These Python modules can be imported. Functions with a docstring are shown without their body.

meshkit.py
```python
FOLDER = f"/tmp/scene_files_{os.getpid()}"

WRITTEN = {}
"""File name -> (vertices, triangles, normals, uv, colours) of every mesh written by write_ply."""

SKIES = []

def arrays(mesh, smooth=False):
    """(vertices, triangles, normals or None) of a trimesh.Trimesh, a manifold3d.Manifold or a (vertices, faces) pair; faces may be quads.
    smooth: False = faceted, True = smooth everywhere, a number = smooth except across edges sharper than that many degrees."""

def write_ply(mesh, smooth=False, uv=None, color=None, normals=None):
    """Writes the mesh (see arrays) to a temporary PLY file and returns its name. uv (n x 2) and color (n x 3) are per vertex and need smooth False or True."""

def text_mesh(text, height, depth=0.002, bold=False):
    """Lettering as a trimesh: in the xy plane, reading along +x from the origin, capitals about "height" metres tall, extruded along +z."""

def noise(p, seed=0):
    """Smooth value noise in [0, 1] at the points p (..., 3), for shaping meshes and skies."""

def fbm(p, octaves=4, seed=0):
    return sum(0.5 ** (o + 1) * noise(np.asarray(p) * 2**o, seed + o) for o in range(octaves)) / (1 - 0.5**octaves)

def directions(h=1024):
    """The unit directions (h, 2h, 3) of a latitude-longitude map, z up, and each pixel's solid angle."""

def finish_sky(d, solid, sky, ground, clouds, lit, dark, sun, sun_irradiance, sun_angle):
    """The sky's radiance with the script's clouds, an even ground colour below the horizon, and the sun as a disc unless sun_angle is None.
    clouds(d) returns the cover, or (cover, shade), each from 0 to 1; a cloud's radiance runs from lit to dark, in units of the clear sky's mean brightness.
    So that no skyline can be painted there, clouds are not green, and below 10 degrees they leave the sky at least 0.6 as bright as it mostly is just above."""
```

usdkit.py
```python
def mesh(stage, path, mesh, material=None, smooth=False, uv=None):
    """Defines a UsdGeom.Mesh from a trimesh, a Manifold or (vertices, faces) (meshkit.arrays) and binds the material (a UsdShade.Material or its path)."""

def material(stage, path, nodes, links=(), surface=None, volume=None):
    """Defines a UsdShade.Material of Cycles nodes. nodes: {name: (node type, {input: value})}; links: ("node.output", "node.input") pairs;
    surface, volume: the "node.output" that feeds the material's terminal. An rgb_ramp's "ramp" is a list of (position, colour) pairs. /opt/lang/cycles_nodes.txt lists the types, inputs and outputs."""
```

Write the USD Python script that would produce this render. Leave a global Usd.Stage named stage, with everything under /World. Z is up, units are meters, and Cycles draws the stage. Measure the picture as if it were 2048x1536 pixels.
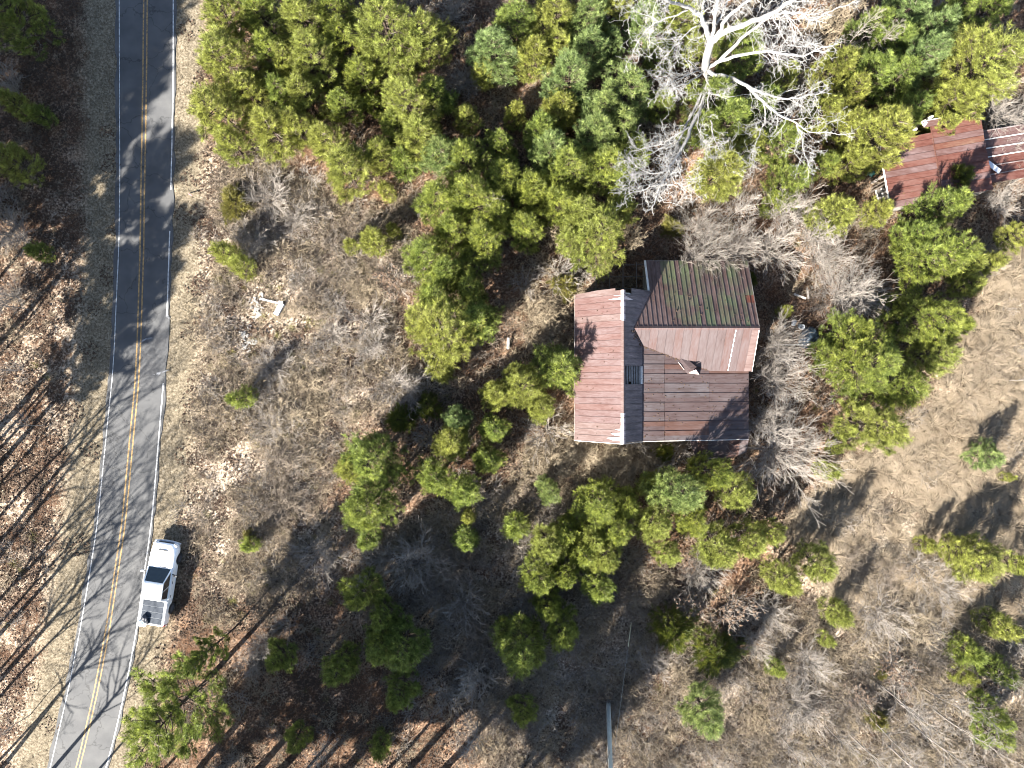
import math
import numpy as np
import trimesh
import usdkit
import meshkit
from pxr import Usd, UsdGeom, UsdLux, UsdShade, Gf, Sdf, Vt
from shapely.geometry import Polygon, LineString, box as sbox
from shapely import affinity

stage = Usd.Stage.CreateInMemory()
W = UsdGeom.Xform.Define(stage, '/World')
UsdGeom.SetStageUpAxis(stage, 'Z')
UsdGeom.SetStageMetersPerUnit(stage, 1.0)

# ---------------------------------------------------------------- camera, sky, sun, exposure
CAM_H, FOC = 53.0, 1436.0            # drone height in metres; focal length in photo pixels (photo 2048 wide)
EXPOSURE = 2.72
SKY, SUN_I = 0.05, 1.25
SUN_EL, SUN_AZ = math.radians(32.5), math.atan2(-0.66, -0.75)
cam = UsdGeom.Camera.Define(stage, '/World/camera')
cam.AddTranslateOp().Set((0, 0, CAM_H))
cam.CreateHorizontalApertureAttr(36.0)
cam.CreateVerticalApertureAttr(27.0)
cam.CreateFocalLengthAttr(36.0 * FOC / 2048)
cam.CreateClippingRangeAttr((0.5, 3000.0))
cam.CreateExposureAttr(EXPOSURE)
cam.CreateFStopAttr(0.0)

LOOKS = '/World/Looks'


def mat(name, nodes, links, surface='p.BSDF', volume=None):
    return usdkit.material(stage, f'{LOOKS}/{name}', nodes, links, surface=surface, volume=volume)


sky_mat = mat('sky_light', {'s': ('sky_texture', {'sky_type': 'single_scattering', 'sun_disc': False, 'sun_elevation': SUN_EL, 'sun_rotation': SUN_AZ}),
                            'b': ('background_shader', {'strength': SKY})}, [('s.color', 'b.color')], surface='b.background')
dome = UsdLux.DomeLight.Define(stage, '/World/sky')
UsdShade.MaterialBindingAPI.Apply(dome.GetPrim()).Bind(sky_mat)
dome.GetPrim().SetCustomDataByKey('kind', 'structure')
sun = UsdLux.DistantLight.Define(stage, '/World/sun')
sd = np.array([math.sin(SUN_AZ) * math.cos(SUN_EL), math.cos(SUN_AZ) * math.cos(SUN_EL), math.sin(SUN_EL)])
sx = np.cross([0, 0, 1.0], sd); sx /= np.linalg.norm(sx); sy = np.cross(sd, sx)
sun.AddTransformOp().Set(Gf.Matrix4d(*sx, 0, *sy, 0, *sd, 0, 0, 0, 0, 1))
sun.CreateIntensityAttr(SUN_I); sun.CreateAngleAttr(0.5); sun.CreateNormalizeAttr(True)
sun.CreateColorAttr((1.0, 0.95, 0.86))


# ---------------------------------------------------------------- helpers
def at(u, v, z=0.0):
    """World point at height z for a place measured on the photo."""
    k = (CAM_H - z) / FOC
    return np.array([(u - 1024) * k, -(v - 768) * k, z])


used = {}


def path_for(name, parent='/World'):
    key = f'{parent}/{name}'
    n = used.get(key, -1) + 1
    used[key] = n
    return key if n == 0 else f'{key}_{n:03d}'


def tag(prim, label=None, cat=None, group=None, kind=None):
    for k, v in (('label', label), ('category', cat), ('group', group), ('kind', kind)):
        if v:
            prim.SetCustomDataByKey(k, v)
    return prim


def thing(name, label, cat, loc=(0, 0, 0), rotz=0.0, scale=None, group=None, tilt=None):
    x = UsdGeom.Xform.Define(stage, path_for(name))
    x.AddTranslateOp().Set(Gf.Vec3d(*map(float, loc)))
    if tilt is not None:
        x.AddRotateXYZOp().Set(Gf.Vec3f(float(tilt[0]), float(tilt[1]), 0))
    x.AddRotateZOp().Set(math.degrees(rotz))
    if scale is not None:
        x.AddScaleOp().Set(Gf.Vec3f(*map(float, scale)))
    return tag(x.GetPrim(), label, cat, group)


def part(parent, name, m, material, smooth=False, label=None):
    p = parent if isinstance(parent, str) else str(parent.GetPath())
    prim = usdkit.mesh(stage, path_for(name, p), m, material, smooth=smooth).GetPrim()
    if label:
        tag(prim, label)
    return prim


def solo(name, m, material, label=None, cat=None, group=None, kind=None, smooth=False):
    return tag(usdkit.mesh(stage, path_for(name), m, material, smooth=smooth).GetPrim(), label, cat, group, kind)


class Kind:
    """A class prim with its parts; each copy is an Xform of its own that references it."""
    def __init__(self, name):
        self.path = f'/World/{name}'
        stage.CreateClassPrim(self.path)

    def add(self, name, m, material, smooth=False, kind=None):
        tag(usdkit.mesh(stage, path_for(name, self.path), m, material, smooth=smooth).GetPrim(), kind=kind)

    def put(self, name, label, cat, loc, rotz=0, scale=None, group=None, tilt=None):
        r = thing(name, label, cat, loc, rotz, scale, group, tilt)
        r.GetReferences().AddInternalReference(self.path)
        r.SetInstanceable(True)
        return r


def cat_mesh(ms):
    return trimesh.util.concatenate(ms)


def bx(c, s, rz=0.0):
    m = trimesh.creation.box(s)
    if rz:
        m.apply_transform(trimesh.transformations.rotation_matrix(rz, [0, 0, 1]))
    m.apply_translation(c)
    return m


def beam(p, q, w, h):
    p, q = np.asarray(p, float), np.asarray(q, float)
    L = np.linalg.norm(q - p)
    d = (q - p) / L
    s = np.cross(d, [0, 0, 1.0])
    s = s / np.linalg.norm(s) if np.linalg.norm(s) > 1e-6 else np.array([1.0, 0, 0])
    u = np.cross(s, d)
    T = np.eye(4); T[:3, 0], T[:3, 1], T[:3, 2], T[:3, 3] = d, s, u, (p + q) / 2
    m = trimesh.creation.box([L, w, h]); m.apply_transform(T)
    return m


def tubes(segs, sides=3):
    """segs: rows of p0(3) p1(3) r0 r1, each a tapered prism without caps."""
    S = np.asarray(segs, float)
    p0, p1, r0, r1 = S[:, :3], S[:, 3:6], S[:, 6], S[:, 7]
    d = p1 - p0
    d /= np.linalg.norm(d, axis=1, keepdims=True) + 1e-9
    ref = np.where(np.abs(d[:, 2:]) < 0.9, [[0, 0, 1.0]], [[1.0, 0, 0]])
    a = np.cross(d, ref); a /= np.linalg.norm(a, axis=1, keepdims=True) + 1e-9
    b = np.cross(d, a)
    th = np.arange(sides) * 2 * math.pi / sides
    ring = np.cos(th)[None, :, None] * a[:, None] + np.sin(th)[None, :, None] * b[:, None]
    v = np.concatenate([p0[:, None] + ring * r0[:, None, None], p1[:, None] + ring * r1[:, None, None]], 1)
    n = len(S)
    i = np.arange(sides); j = (i + 1) % sides
    f = np.concatenate([np.stack([i, j, j + sides], 1), np.stack([i, j + sides, i + sides], 1)])
    F = (np.arange(n) * 2 * sides)[:, None, None] + f[None]
    return v.reshape(-1, 3), F.reshape(-1, 3)


def pipe(points, radii, sides=7):
    """One continuous tapered tube along points, closed at the ends."""
    p = np.asarray(points, float)
    r = np.broadcast_to(np.asarray(radii, float), (len(p),))
    t = np.gradient(p, axis=0); t /= np.linalg.norm(t, axis=1, keepdims=True)
    ref = np.array([0, 0, 1.0]) if abs(t[:, 2].mean()) < 0.8 else np.array([1.0, 0, 0])
    a = np.cross(t, ref); a /= np.linalg.norm(a, axis=1, keepdims=True)
    b = np.cross(t, a)
    th = np.arange(sides) * 2 * math.pi / sides
    v = p[:, None] + r[:, None, None] * (np.cos(th)[None, :, None] * a[:, None] + np.sin(th)[None, :, None] * b[:, None])
    V = list(v.reshape(-1, 3)) + [p[0], p[-1]]
    F = []
    for k in range(len(p) - 1):
        for i in range(sides):
            j = (i + 1) % sides
            F += [[k * sides + i, k * sides + j, (k + 1) * sides + j], [k * sides + i, (k + 1) * sides + j, (k + 1) * sides + i]]
    c0, c1, e = len(V) - 2, len(V) - 1, (len(p) - 1) * sides
    for i in range(sides):
        j = (i + 1) % sides
        F += [[c0, j, i], [c1, e + i, e + j]]
    return np.array(V), np.array(F)


def merge(parts):
    V, F, n = [], [], 0
    for v, f in parts:
        V.append(v); F.append(np.asarray(f) + n); n += len(v)
    return np.vstack(V), np.vstack(F)


def in_poly(poly, x, y):
    """Even-odd test of many points."""
    x, y = np.asarray(x, float), np.asarray(y, float)
    c = np.zeros(x.shape, bool)
    n = len(poly)
    for i in range(n):
        x0, y0 = poly[i][:2]; x1, y1 = poly[(i + 1) % n][:2]
        if y0 == y1:
            continue
        hit = ((y0 > y) != (y1 > y)) & (x < (x1 - x0) * (y - y0) / (y1 - y0) + x0)
        c ^= hit
    return c


# ---------------------------------------------------------------- materials
def varied(name, stops, scale=6.0, island=0.6, rough=0.75, detail=4.0, bump=0.0, bump_scale=40.0, spec=0.2, stretch=None, translucent=0.0, big=0.0, tcol=None):
    """Colour ramp driven by noise at the place and by a random value of each loose piece of the mesh."""
    nodes = {'g': ('geometry', {}), 'n': ('noise_texture', {'scale': scale, 'detail': detail, 'roughness': 0.6}),
             'mixf': ('mix_float', {'fac': island}), 'r': ('rgb_ramp', {'ramp': stops}),
             'p': ('principled_bsdf', {'roughness': rough, 'specular_ior_level': spec})}
    links = [('n.fac', 'mixf.a'), ('g.random_per_island', 'mixf.b'), ('mixf.result', 'r.fac')]
    if stretch is not None:
        nodes['m'] = ('mapping', {'scale': stretch})
        links += [('g.position', 'm.vector'), ('m.vector', 'n.vector')]
    else:
        links += [('g.position', 'n.vector')]
    col = 'r.color'
    if big:
        nodes['n2'] = ('noise_texture', {'scale': big, 'detail': 1.0})
        nodes['mr2'] = ('map_range', {'from_min': 0.3, 'from_max': 0.7, 'to_min': 0.0, 'to_max': 1.0, 'clamp': True})
        nodes['mc'] = ('mix_color', {'blend_type': 'multiply', 'fac': 1.0})
        nodes['r2'] = ('rgb_ramp', {'ramp': tcol})
        links += [('g.position', 'n2.vector'), ('n2.fac', 'mr2.value'), ('mr2.result', 'r2.fac'), (col, 'mc.a'), ('r2.color', 'mc.b')]
        col = 'mc.result'
    links.append((col, 'p.base_color'))
    if bump:
        nodes['nb'] = ('noise_texture', {'scale': bump_scale, 'detail': 5.0})
        nodes['b'] = ('bump', {'strength': bump, 'distance': 0.02})
        links += [('g.position', 'nb.vector'), ('nb.fac', 'b.height'), ('b.normal', 'p.normal')]
    if translucent:
        nodes['t'] = ('translucent_bsdf', {})
        nodes['mx'] = ('mix_closure', {'fac': translucent})
        links += [(col, 't.color'), ('p.BSDF', 'mx.closure1'), ('t.BSDF', 'mx.closure2')]
        return mat(name, nodes, links, surface='mx.closure')
    return mat(name, nodes, links)


def needles(name, dark, mid, light, olive):
    return varied(name, [(0.30, dark), (0.5, mid), (0.70, light)], scale=2.2, island=0.35, rough=0.5, spec=0.4, detail=3, translucent=0.45,
                  big=0.11, tcol=[(0, (1, 1, 1)), (1, olive)])


M = {}
M['needles_yellow'] = needles('needles_yellow', (0.16, 0.165, 0.032), (0.56, 0.585, 0.13), (0.76, 0.77, 0.30), (0.92, 1.0, 1.1))
M['needles_green'] = needles('needles_green', (0.10, 0.14, 0.03), (0.41, 0.51, 0.12), (0.64, 0.71, 0.26), (1.25, 1.06, 0.85))
M['needles_blue'] = needles('needles_blue', (0.10, 0.15, 0.05), (0.39, 0.50, 0.19), (0.61, 0.70, 0.35), (1.2, 1.05, 0.85))
M['cedar'] = needles('cedar_sprays', (0.06, 0.08, 0.014), (0.20, 0.215, 0.035), (0.36, 0.33, 0.07), (1.1, 1.0, 0.9))
M['olive'] = needles('olive_leaves', (0.13, 0.125, 0.035), (0.30, 0.28, 0.08), (0.44, 0.39, 0.13), (1.05, 1.0, 0.9))
M['pine_bark'] = varied('pine_bark', [(0.2, (0.030, 0.021, 0.016)), (0.6, (0.078, 0.057, 0.045)), (0.9, (0.132, 0.108, 0.093))], scale=9, island=0.35, rough=0.9)
M['dead_twigs'] = varied('dead_twigs', [(0.1, (0.20, 0.17, 0.145)), (0.5, (0.34, 0.30, 0.265)), (0.9, (0.50, 0.46, 0.42))], scale=2, island=0.7, rough=0.9)
M['grey_twigs'] = varied('grey_twigs', [(0.12, (0.17, 0.15, 0.132)), (0.5, (0.40, 0.36, 0.32)), (0.88, (0.64, 0.60, 0.545))], scale=1.3, island=0.65, rough=0.9)
M['tan_twigs'] = varied('tan_twigs', [(0.12, (0.188, 0.150, 0.103)), (0.5, (0.502, 0.420, 0.307)), (0.88, (0.777, 0.683, 0.526))], scale=1.3, island=0.65, rough=0.9)
M['brown_twigs'] = varied('brown_twigs', [(0.12, (0.106, 0.085, 0.066)), (0.45, (0.423, 0.356, 0.298)), (0.85, (0.850, 0.787, 0.695))], scale=1.0, island=0.7, rough=0.9)
M['white_bark'] = varied('white_bark', [(0.1, (0.144, 0.137, 0.130)), (0.45, (0.288, 0.281, 0.270)), (0.9, (0.418, 0.414, 0.403))], scale=1.6, island=0.45, rough=0.8)
M['white_twigs'] = varied('white_twigs', [(0.1, (0.20, 0.195, 0.19)), (0.5, (0.36, 0.35, 0.34)), (0.9, (0.54, 0.535, 0.525))], scale=1.5, island=0.6, rough=0.85)
M['straw_blades'] = varied('straw_blades', [(0.05, (0.150, 0.113, 0.075)), (0.45, (0.502, 0.420, 0.314)), (0.9, (0.850, 0.828, 0.683))], scale=0.8, island=0.7, rough=0.8, translucent=0.15)
M['verge_blades'] = varied('verge_blades', [(0.05, (0.105, 0.084, 0.056)), (0.5, (0.192, 0.161, 0.115)), (0.95, (0.285, 0.248, 0.186))], scale=0.5, island=0.65, rough=0.85)
M['green_blades'] = varied('green_blades', [(0.05, (0.09, 0.085, 0.025)), (0.5, (0.16, 0.15, 0.04)), (0.95, (0.25, 0.22, 0.07))], scale=0.5, island=0.65, rough=0.85)
M['leaves'] = varied('fallen_leaves', [(0.1, (0.057, 0.036, 0.024)), (0.35, (0.199, 0.133, 0.087)), (0.6, (0.399, 0.299, 0.214)), (0.9, (0.684, 0.580, 0.465))], scale=0.3, island=0.85, rough=0.8)
M['red_leaves'] = varied('red_leaves', [(0.05, (0.10, 0.066, 0.045)), (0.5, (0.23, 0.165, 0.12)), (0.95, (0.42, 0.34, 0.265))], scale=0.3, island=0.85, rough=0.8)
M['needle_litter'] = varied('needle_litter', [(0.05, (0.08, 0.04, 0.022)), (0.5, (0.19, 0.105, 0.06)), (0.95, (0.34, 0.215, 0.14))], scale=0.4, island=0.75, rough=0.9)


def ground_material():
    N = {'g': ('geometry', {}),
         'fine': ('noise_texture', {'scale': 6.0, 'detail': 5.0, 'roughness': 0.8}),
         'mid': ('noise_texture', {'scale': 1.1, 'detail': 4.0, 'roughness': 0.6}),
         'st': ('attribute', {'attribute': 'straw'}), 've': ('attribute', {'attribute': 'verge'}), 'gr': ('attribute', {'attribute': 'meadow'}),
         'base': ('rgb_ramp', {'ramp': [(0.36, (0.037, 0.028, 0.022)), (0.455, (0.160, 0.127, 0.095)), (0.53, (0.382, 0.315, 0.241)), (0.63, (0.567, 0.487, 0.389))]}),
         'strw': ('rgb_ramp', {'ramp': [(0.36, (0.04, 0.024, 0.016)), (0.455, (0.105, 0.06, 0.036)), (0.53, (0.18, 0.105, 0.064)), (0.63, (0.32, 0.215, 0.145))]}),
         'verg': ('rgb_ramp', {'ramp': [(0.36, (0.058, 0.045, 0.030)), (0.455, (0.116, 0.095, 0.065)), (0.53, (0.168, 0.139, 0.099)), (0.63, (0.244, 0.209, 0.157))]}),
         'mead': ('rgb_ramp', {'ramp': [(0.36, (0.055, 0.042, 0.031)), (0.455, (0.155, 0.124, 0.092)), (0.53, (0.347, 0.282, 0.209)), (0.63, (0.765, 0.656, 0.520))]}),
         'm1': ('mix_color', {}), 'm2': ('mix_color', {}), 'm3': ('mix_color', {}),
         'sadd': ('math', {'math_type': 'add'}), 'ssub': ('math', {'math_type': 'subtract', 'value2': 0.5}), 'smul': ('math', {'math_type': 'multiply', 'value2': 1.1}),
         'cl': ('clamp', {}),
         'dk': ('map_range', {'from_min': 0.3, 'from_max': 0.65, 'to_min': 0.72, 'to_max': 1.12, 'clamp': True}),
         'fm': ('mix_color', {'blend_type': 'multiply', 'fac': 1.0}),
         'b': ('bump', {'strength': 0.9, 'distance': 0.06}),
         'p': ('principled_bsdf', {'roughness': 0.95, 'specular_ior_level': 0.1})}
    L = [('g.position', 'fine.vector'), ('g.position', 'mid.vector')]
    for r in ('base', 'strw', 'verg', 'mead'):
        L.append(('fine.fac', f'{r}.fac'))
    L += [('mid.fac', 'ssub.value1'), ('ssub.value', 'smul.value1'), ('st.fac', 'sadd.value1'), ('smul.value', 'sadd.value2'), ('sadd.value', 'cl.value'),
          ('cl.result', 'm1.fac'), ('base.color', 'm1.a'), ('strw.color', 'm1.b'),
          ('ve.fac', 'm2.fac'), ('m1.result', 'm2.a'), ('verg.color', 'm2.b'),
          ('gr.fac', 'm3.fac'), ('m2.result', 'm3.a'), ('mead.color', 'm3.b'),
          ('mid.fac', 'dk.value'), ('m3.result', 'fm.a'), ('dk.result', 'fm.b'), ('fm.result', 'p.base_color'),
          ('fine.fac', 'b.height'), ('b.normal', 'p.normal')]
    return mat('forest_floor', N, L)


def asphalt():
    N = {'g': ('geometry', {}), 'n': ('noise_texture', {'scale': 60.0, 'detail': 4.0}), 'n2': ('noise_texture', {'scale': 0.7, 'detail': 4.0}),
         'vo': ('voronoi_texture', {'scale': 0.30, 'feature': 'distance_to_edge'}), 'nd': ('noise_texture', {'scale': 0.9, 'detail': 4.0}), 'vm': ('vector_math', {'math_type': 'multiply_add', 'vector2': (1.6, 1.6, 1.6)}), 'cr': ('map_range', {'from_min': 0.0, 'from_max': 0.012, 'to_min': 0.55, 'to_max': 1.0, 'clamp': True}), 'cm': ('mix_color', {'blend_type': 'multiply', 'fac': 1.0}),
         'mx': ('mix_float', {'fac': 0.55}), 'r': ('rgb_ramp', {'ramp': [(0.3, (0.046, 0.047, 0.049)), (0.5, (0.070, 0.070, 0.072)), (0.7, (0.102, 0.101, 0.099))]}),
         'b': ('bump', {'strength': 0.35, 'distance': 0.006}), 'p': ('principled_bsdf', {'roughness': 0.85, 'specular_ior_level': 0.3})}
    return mat('asphalt', N, [('g.position', 'n.vector'), ('g.position', 'n2.vector'), ('n.fac', 'mx.a'), ('n2.fac', 'mx.b'), ('mx.result', 'r.fac'), ('g.position', 'nd.vector'), ('nd.color', 'vm.vector1'), ('g.position', 'vm.vector3'), ('vm.vector', 'vo.vector'), ('vo.distance', 'cr.value'), ('cr.result', 'cm.b'), ('r.color', 'cm.a'), ('cm.result', 'p.base_color'),
                              ('n.fac', 'b.height'), ('b.normal', 'p.normal')])


def worn_paint(name, col, under=(0.12, 0.118, 0.115), wear=0.46):
    N = {'g': ('geometry', {}), 'n': ('noise_texture', {'scale': 5.0, 'detail': 6.0, 'roughness': 0.7}),
         'r': ('rgb_ramp', {'ramp': [(wear - 0.12, under), (wear, tuple(0.6 * c for c in col)), (wear + 0.12, col)]}),
         'p': ('principled_bsdf', {'roughness': 0.7, 'specular_ior_level': 0.3})}
    return mat(name, N, [('g.position', 'n.vector'), ('n.fac', 'r.fac'), ('r.color', 'p.base_color')])


M['ground'] = ground_material()
M['asphalt'] = asphalt()
M['line_white'] = worn_paint('line_white', (0.46, 0.46, 0.46), wear=0.44)
M['line_yellow'] = worn_paint('line_yellow', (0.32, 0.205, 0.085), wear=0.45, under=(0.08, 0.078, 0.075))
M['mark_white'] = worn_paint('mark_white', (0.26, 0.265, 0.28), under=(0.07, 0.07, 0.072), wear=0.5)
M['patch'] = varied('tar_patch', [(0.3, (0.05, 0.05, 0.052)), (0.7, (0.085, 0.085, 0.087))], scale=4, island=0, rough=0.8)


def roofing(name, a, b, c, streak, rough=0.7, moss=None, moss_amt=0.5, k=1.0, tint=(1.02, 0.90, 0.90)):
    a, b, c = (tuple(k * t * w for t, w in zip(q, tint)) for q in (a, b, c))
    """Old sheet metal: rust tones by sheet, streaks along the fall (streak = noise scale per axis), optional algae."""
    N = {'g': ('geometry', {}), 'o': ('object_info', {}), 'm': ('mapping', {'scale': streak}),
         'n': ('noise_texture', {'scale': 1.0, 'detail': 5.0, 'roughness': 0.65}),
         'n2': ('noise_texture', {'scale': 0.55, 'detail': 3.0}),
         'n4': ('noise_texture', {'scale': 3.2, 'detail': 4.0, 'roughness': 0.7}),
         'mx': ('mix_float', {'fac': 0.35}), 'mx2': ('mix_float', {'fac': 0.4}),
         'r': ('rgb_ramp', {'ramp': [(0.34, tuple(.72 * t for t in a)), (0.42, a), (0.5, b), (0.6, c), (0.68, tuple(min(.8, 1.25 * t) for t in c))]}),
         'nb': ('noise_texture', {'scale': 30.0, 'detail': 3.0}),
         'b': ('bump', {'strength': 0.25, 'distance': 0.01}),
         'p': ('principled_bsdf', {'roughness': rough, 'metallic': 0.0, 'specular_ior_level': 0.25})}
    L = [('g.position', 'm.vector'), ('m.vector', 'n.vector'), ('g.position', 'n2.vector'), ('n.fac', 'mx.a'), ('n2.fac', 'mx.b'), ('m.vector', 'n4.vector'), ('mx.result', 'mx2.a'), ('n4.fac', 'mx2.b'), ('mx2.result', 'r.fac'),
         ('g.position', 'nb.vector'), ('nb.fac', 'b.height'), ('b.normal', 'p.normal')]
    col = 'r.color'
    if moss is not None:
        N['n3'] = ('noise_texture', {'scale': 0.42, 'detail': 4.0, 'roughness': 0.6})
        N['mr'] = ('map_range', {'from_min': 0.42, 'from_max': 0.62, 'to_min': 0.0, 'to_max': moss_amt, 'clamp': True})
        N['mm'] = ('mix_color', {'b': moss})
        L += [('g.position', 'n3.vector'), ('n3.fac', 'mr.value'), ('mr.result', 'mm.fac'), (col, 'mm.a')]
        col = 'mm.result'
    L.append((col, 'p.base_color'))
    return mat(name, N, L)


M['tin_rose'] = [roofing('tin_rose', (0.30, 0.19, 0.175), (0.37, 0.265, 0.255), (0.45, 0.365, 0.36), (0.6, 5, 1), k=0.223),
                 roofing('tin_rose_rust', (0.29, 0.165, 0.145), (0.36, 0.235, 0.215), (0.42, 0.31, 0.295), (0.6, 5, 1), k=0.231),
                 roofing('tin_rose_pale', (0.34, 0.24, 0.215), (0.41, 0.31, 0.285), (0.52, 0.44, 0.42), (0.6, 5, 1), k=0.215)]
M['tin_bare'] = roofing('tin_bare', (0.40, 0.30, 0.28), (0.58, 0.52, 0.49), (0.74, 0.72, 0.70), (0.5, 4, 1), k=0.6)
M['tin_maroon'] = [roofing('tin_maroon', (0.24, 0.15, 0.135), (0.31, 0.215, 0.20), (0.37, 0.285, 0.27), (0.5, 3, 1), k=0.206, tint=(0.97, 0.98, 1.04)),
                   roofing('tin_maroon_grey', (0.27, 0.195, 0.18), (0.34, 0.265, 0.255), (0.42, 0.36, 0.355), (0.5, 3, 1), k=0.198, tint=(0.97, 0.98, 1.04)),
                   roofing('tin_maroon_rust', (0.28, 0.16, 0.12), (0.33, 0.21, 0.175), (0.38, 0.275, 0.25), (0.5, 3, 1), k=0.218)]
M['tin_mauve'] = [roofing('tin_mauve', (0.31, 0.245, 0.24), (0.355, 0.30, 0.30), (0.41, 0.37, 0.375), (4, 0.5, 1), k=0.174),
                  roofing('tin_mauve_rust', (0.34, 0.22, 0.195), (0.375, 0.285, 0.275), (0.41, 0.35, 0.35), (4, 0.5, 1), k=0.174)]
M['tin_moss'] = [roofing('tin_moss', (0.13, 0.085, 0.075), (0.19, 0.14, 0.125), (0.26, 0.20, 0.185), (4, 0.5, 1), moss=(0.10, 0.125, 0.065), moss_amt=0.8, k=0.446),
                 roofing('tin_moss_dark', (0.11, 0.075, 0.07), (0.165, 0.125, 0.115), (0.23, 0.185, 0.175), (4, 0.5, 1), moss=(0.08, 0.105, 0.055), moss_amt=0.85, k=0.446),
                 roofing('tin_brown', (0.14, 0.095, 0.085), (0.20, 0.15, 0.14), (0.26, 0.21, 0.20), (4, 0.5, 1), k=0.432)]
M['tin_red'] = roofing('tin_red', (0.26, 0.085, 0.05), (0.34, 0.13, 0.085), (0.40, 0.20, 0.15), (4, 0.5, 1), k=0.316)
M['tin_shed'] = [roofing('tin_shed', (0.22, 0.085, 0.062), (0.285, 0.135, 0.105), (0.34, 0.20, 0.17), (0.8, 3, 1), k=0.293),
                 roofing('tin_shed_grey', (0.22, 0.13, 0.115), (0.27, 0.185, 0.175), (0.34, 0.26, 0.255), (0.8, 3, 1), k=0.306),
                 roofing('tin_shed_ochre', (0.26, 0.11, 0.075), (0.31, 0.165, 0.115), (0.37, 0.24, 0.17), (0.8, 3, 1), k=0.281)]
M['tin_shaded'] = roofing('tin_shaded', (0.055, 0.05, 0.052), (0.085, 0.075, 0.077), (0.13, 0.115, 0.115), (0.6, 5, 1))  # tin darkened for the steep slope: its shade is put into the colour
M['tin_pale'] = roofing('tin_pale', (0.30, 0.24, 0.22), (0.46, 0.42, 0.40), (0.62, 0.60, 0.59), (0.8, 3, 1), k=0.369)
M['white_wood'] = varied('white_wood', [(0.25, (0.45, 0.42, 0.38)), (0.6, (0.70, 0.69, 0.66)), (0.9, (0.80, 0.80, 0.78))], scale=3, island=0.3, rough=0.8)
M['grey_wood'] = varied('grey_wood', [(0.2, (0.17, 0.15, 0.135)), (0.55, (0.34, 0.32, 0.30)), (0.9, (0.52, 0.50, 0.48))], scale=4, island=0.5, rough=0.9)
M['dark_wood'] = varied('dark_wood', [(0.2, (0.05, 0.04, 0.033)), (0.6, (0.11, 0.09, 0.075)), (0.9, (0.17, 0.145, 0.125))], scale=4, island=0.4, rough=0.95)
M['siding'] = mat('old_siding', {'g': ('geometry', {}), 'n': ('noise_texture', {'scale': 2.0, 'detail': 5.0}), 'm': ('mapping', {'scale': (0, 0, 1)}),
                                 'w': ('wave_texture', {'wave_type': 'bands', 'bands_direction': 'z', 'profile': 'saw', 'scale': 1.2}),
                                 'r': ('rgb_ramp', {'ramp': [(0.3, (0.20, 0.18, 0.16)), (0.6, (0.38, 0.36, 0.33)), (0.8, (0.55, 0.53, 0.50))]}),
                                 'b': ('bump', {'strength': 0.6, 'distance': 0.02}), 'p': ('principled_bsdf', {'roughness': 0.9})},
                  [('g.position', 'n.vector'), ('g.position', 'm.vector'), ('m.vector', 'w.vector'), ('n.fac', 'r.fac'), ('r.color', 'p.base_color'), ('w.fac', 'b.height'), ('b.normal', 'p.normal')])


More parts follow.
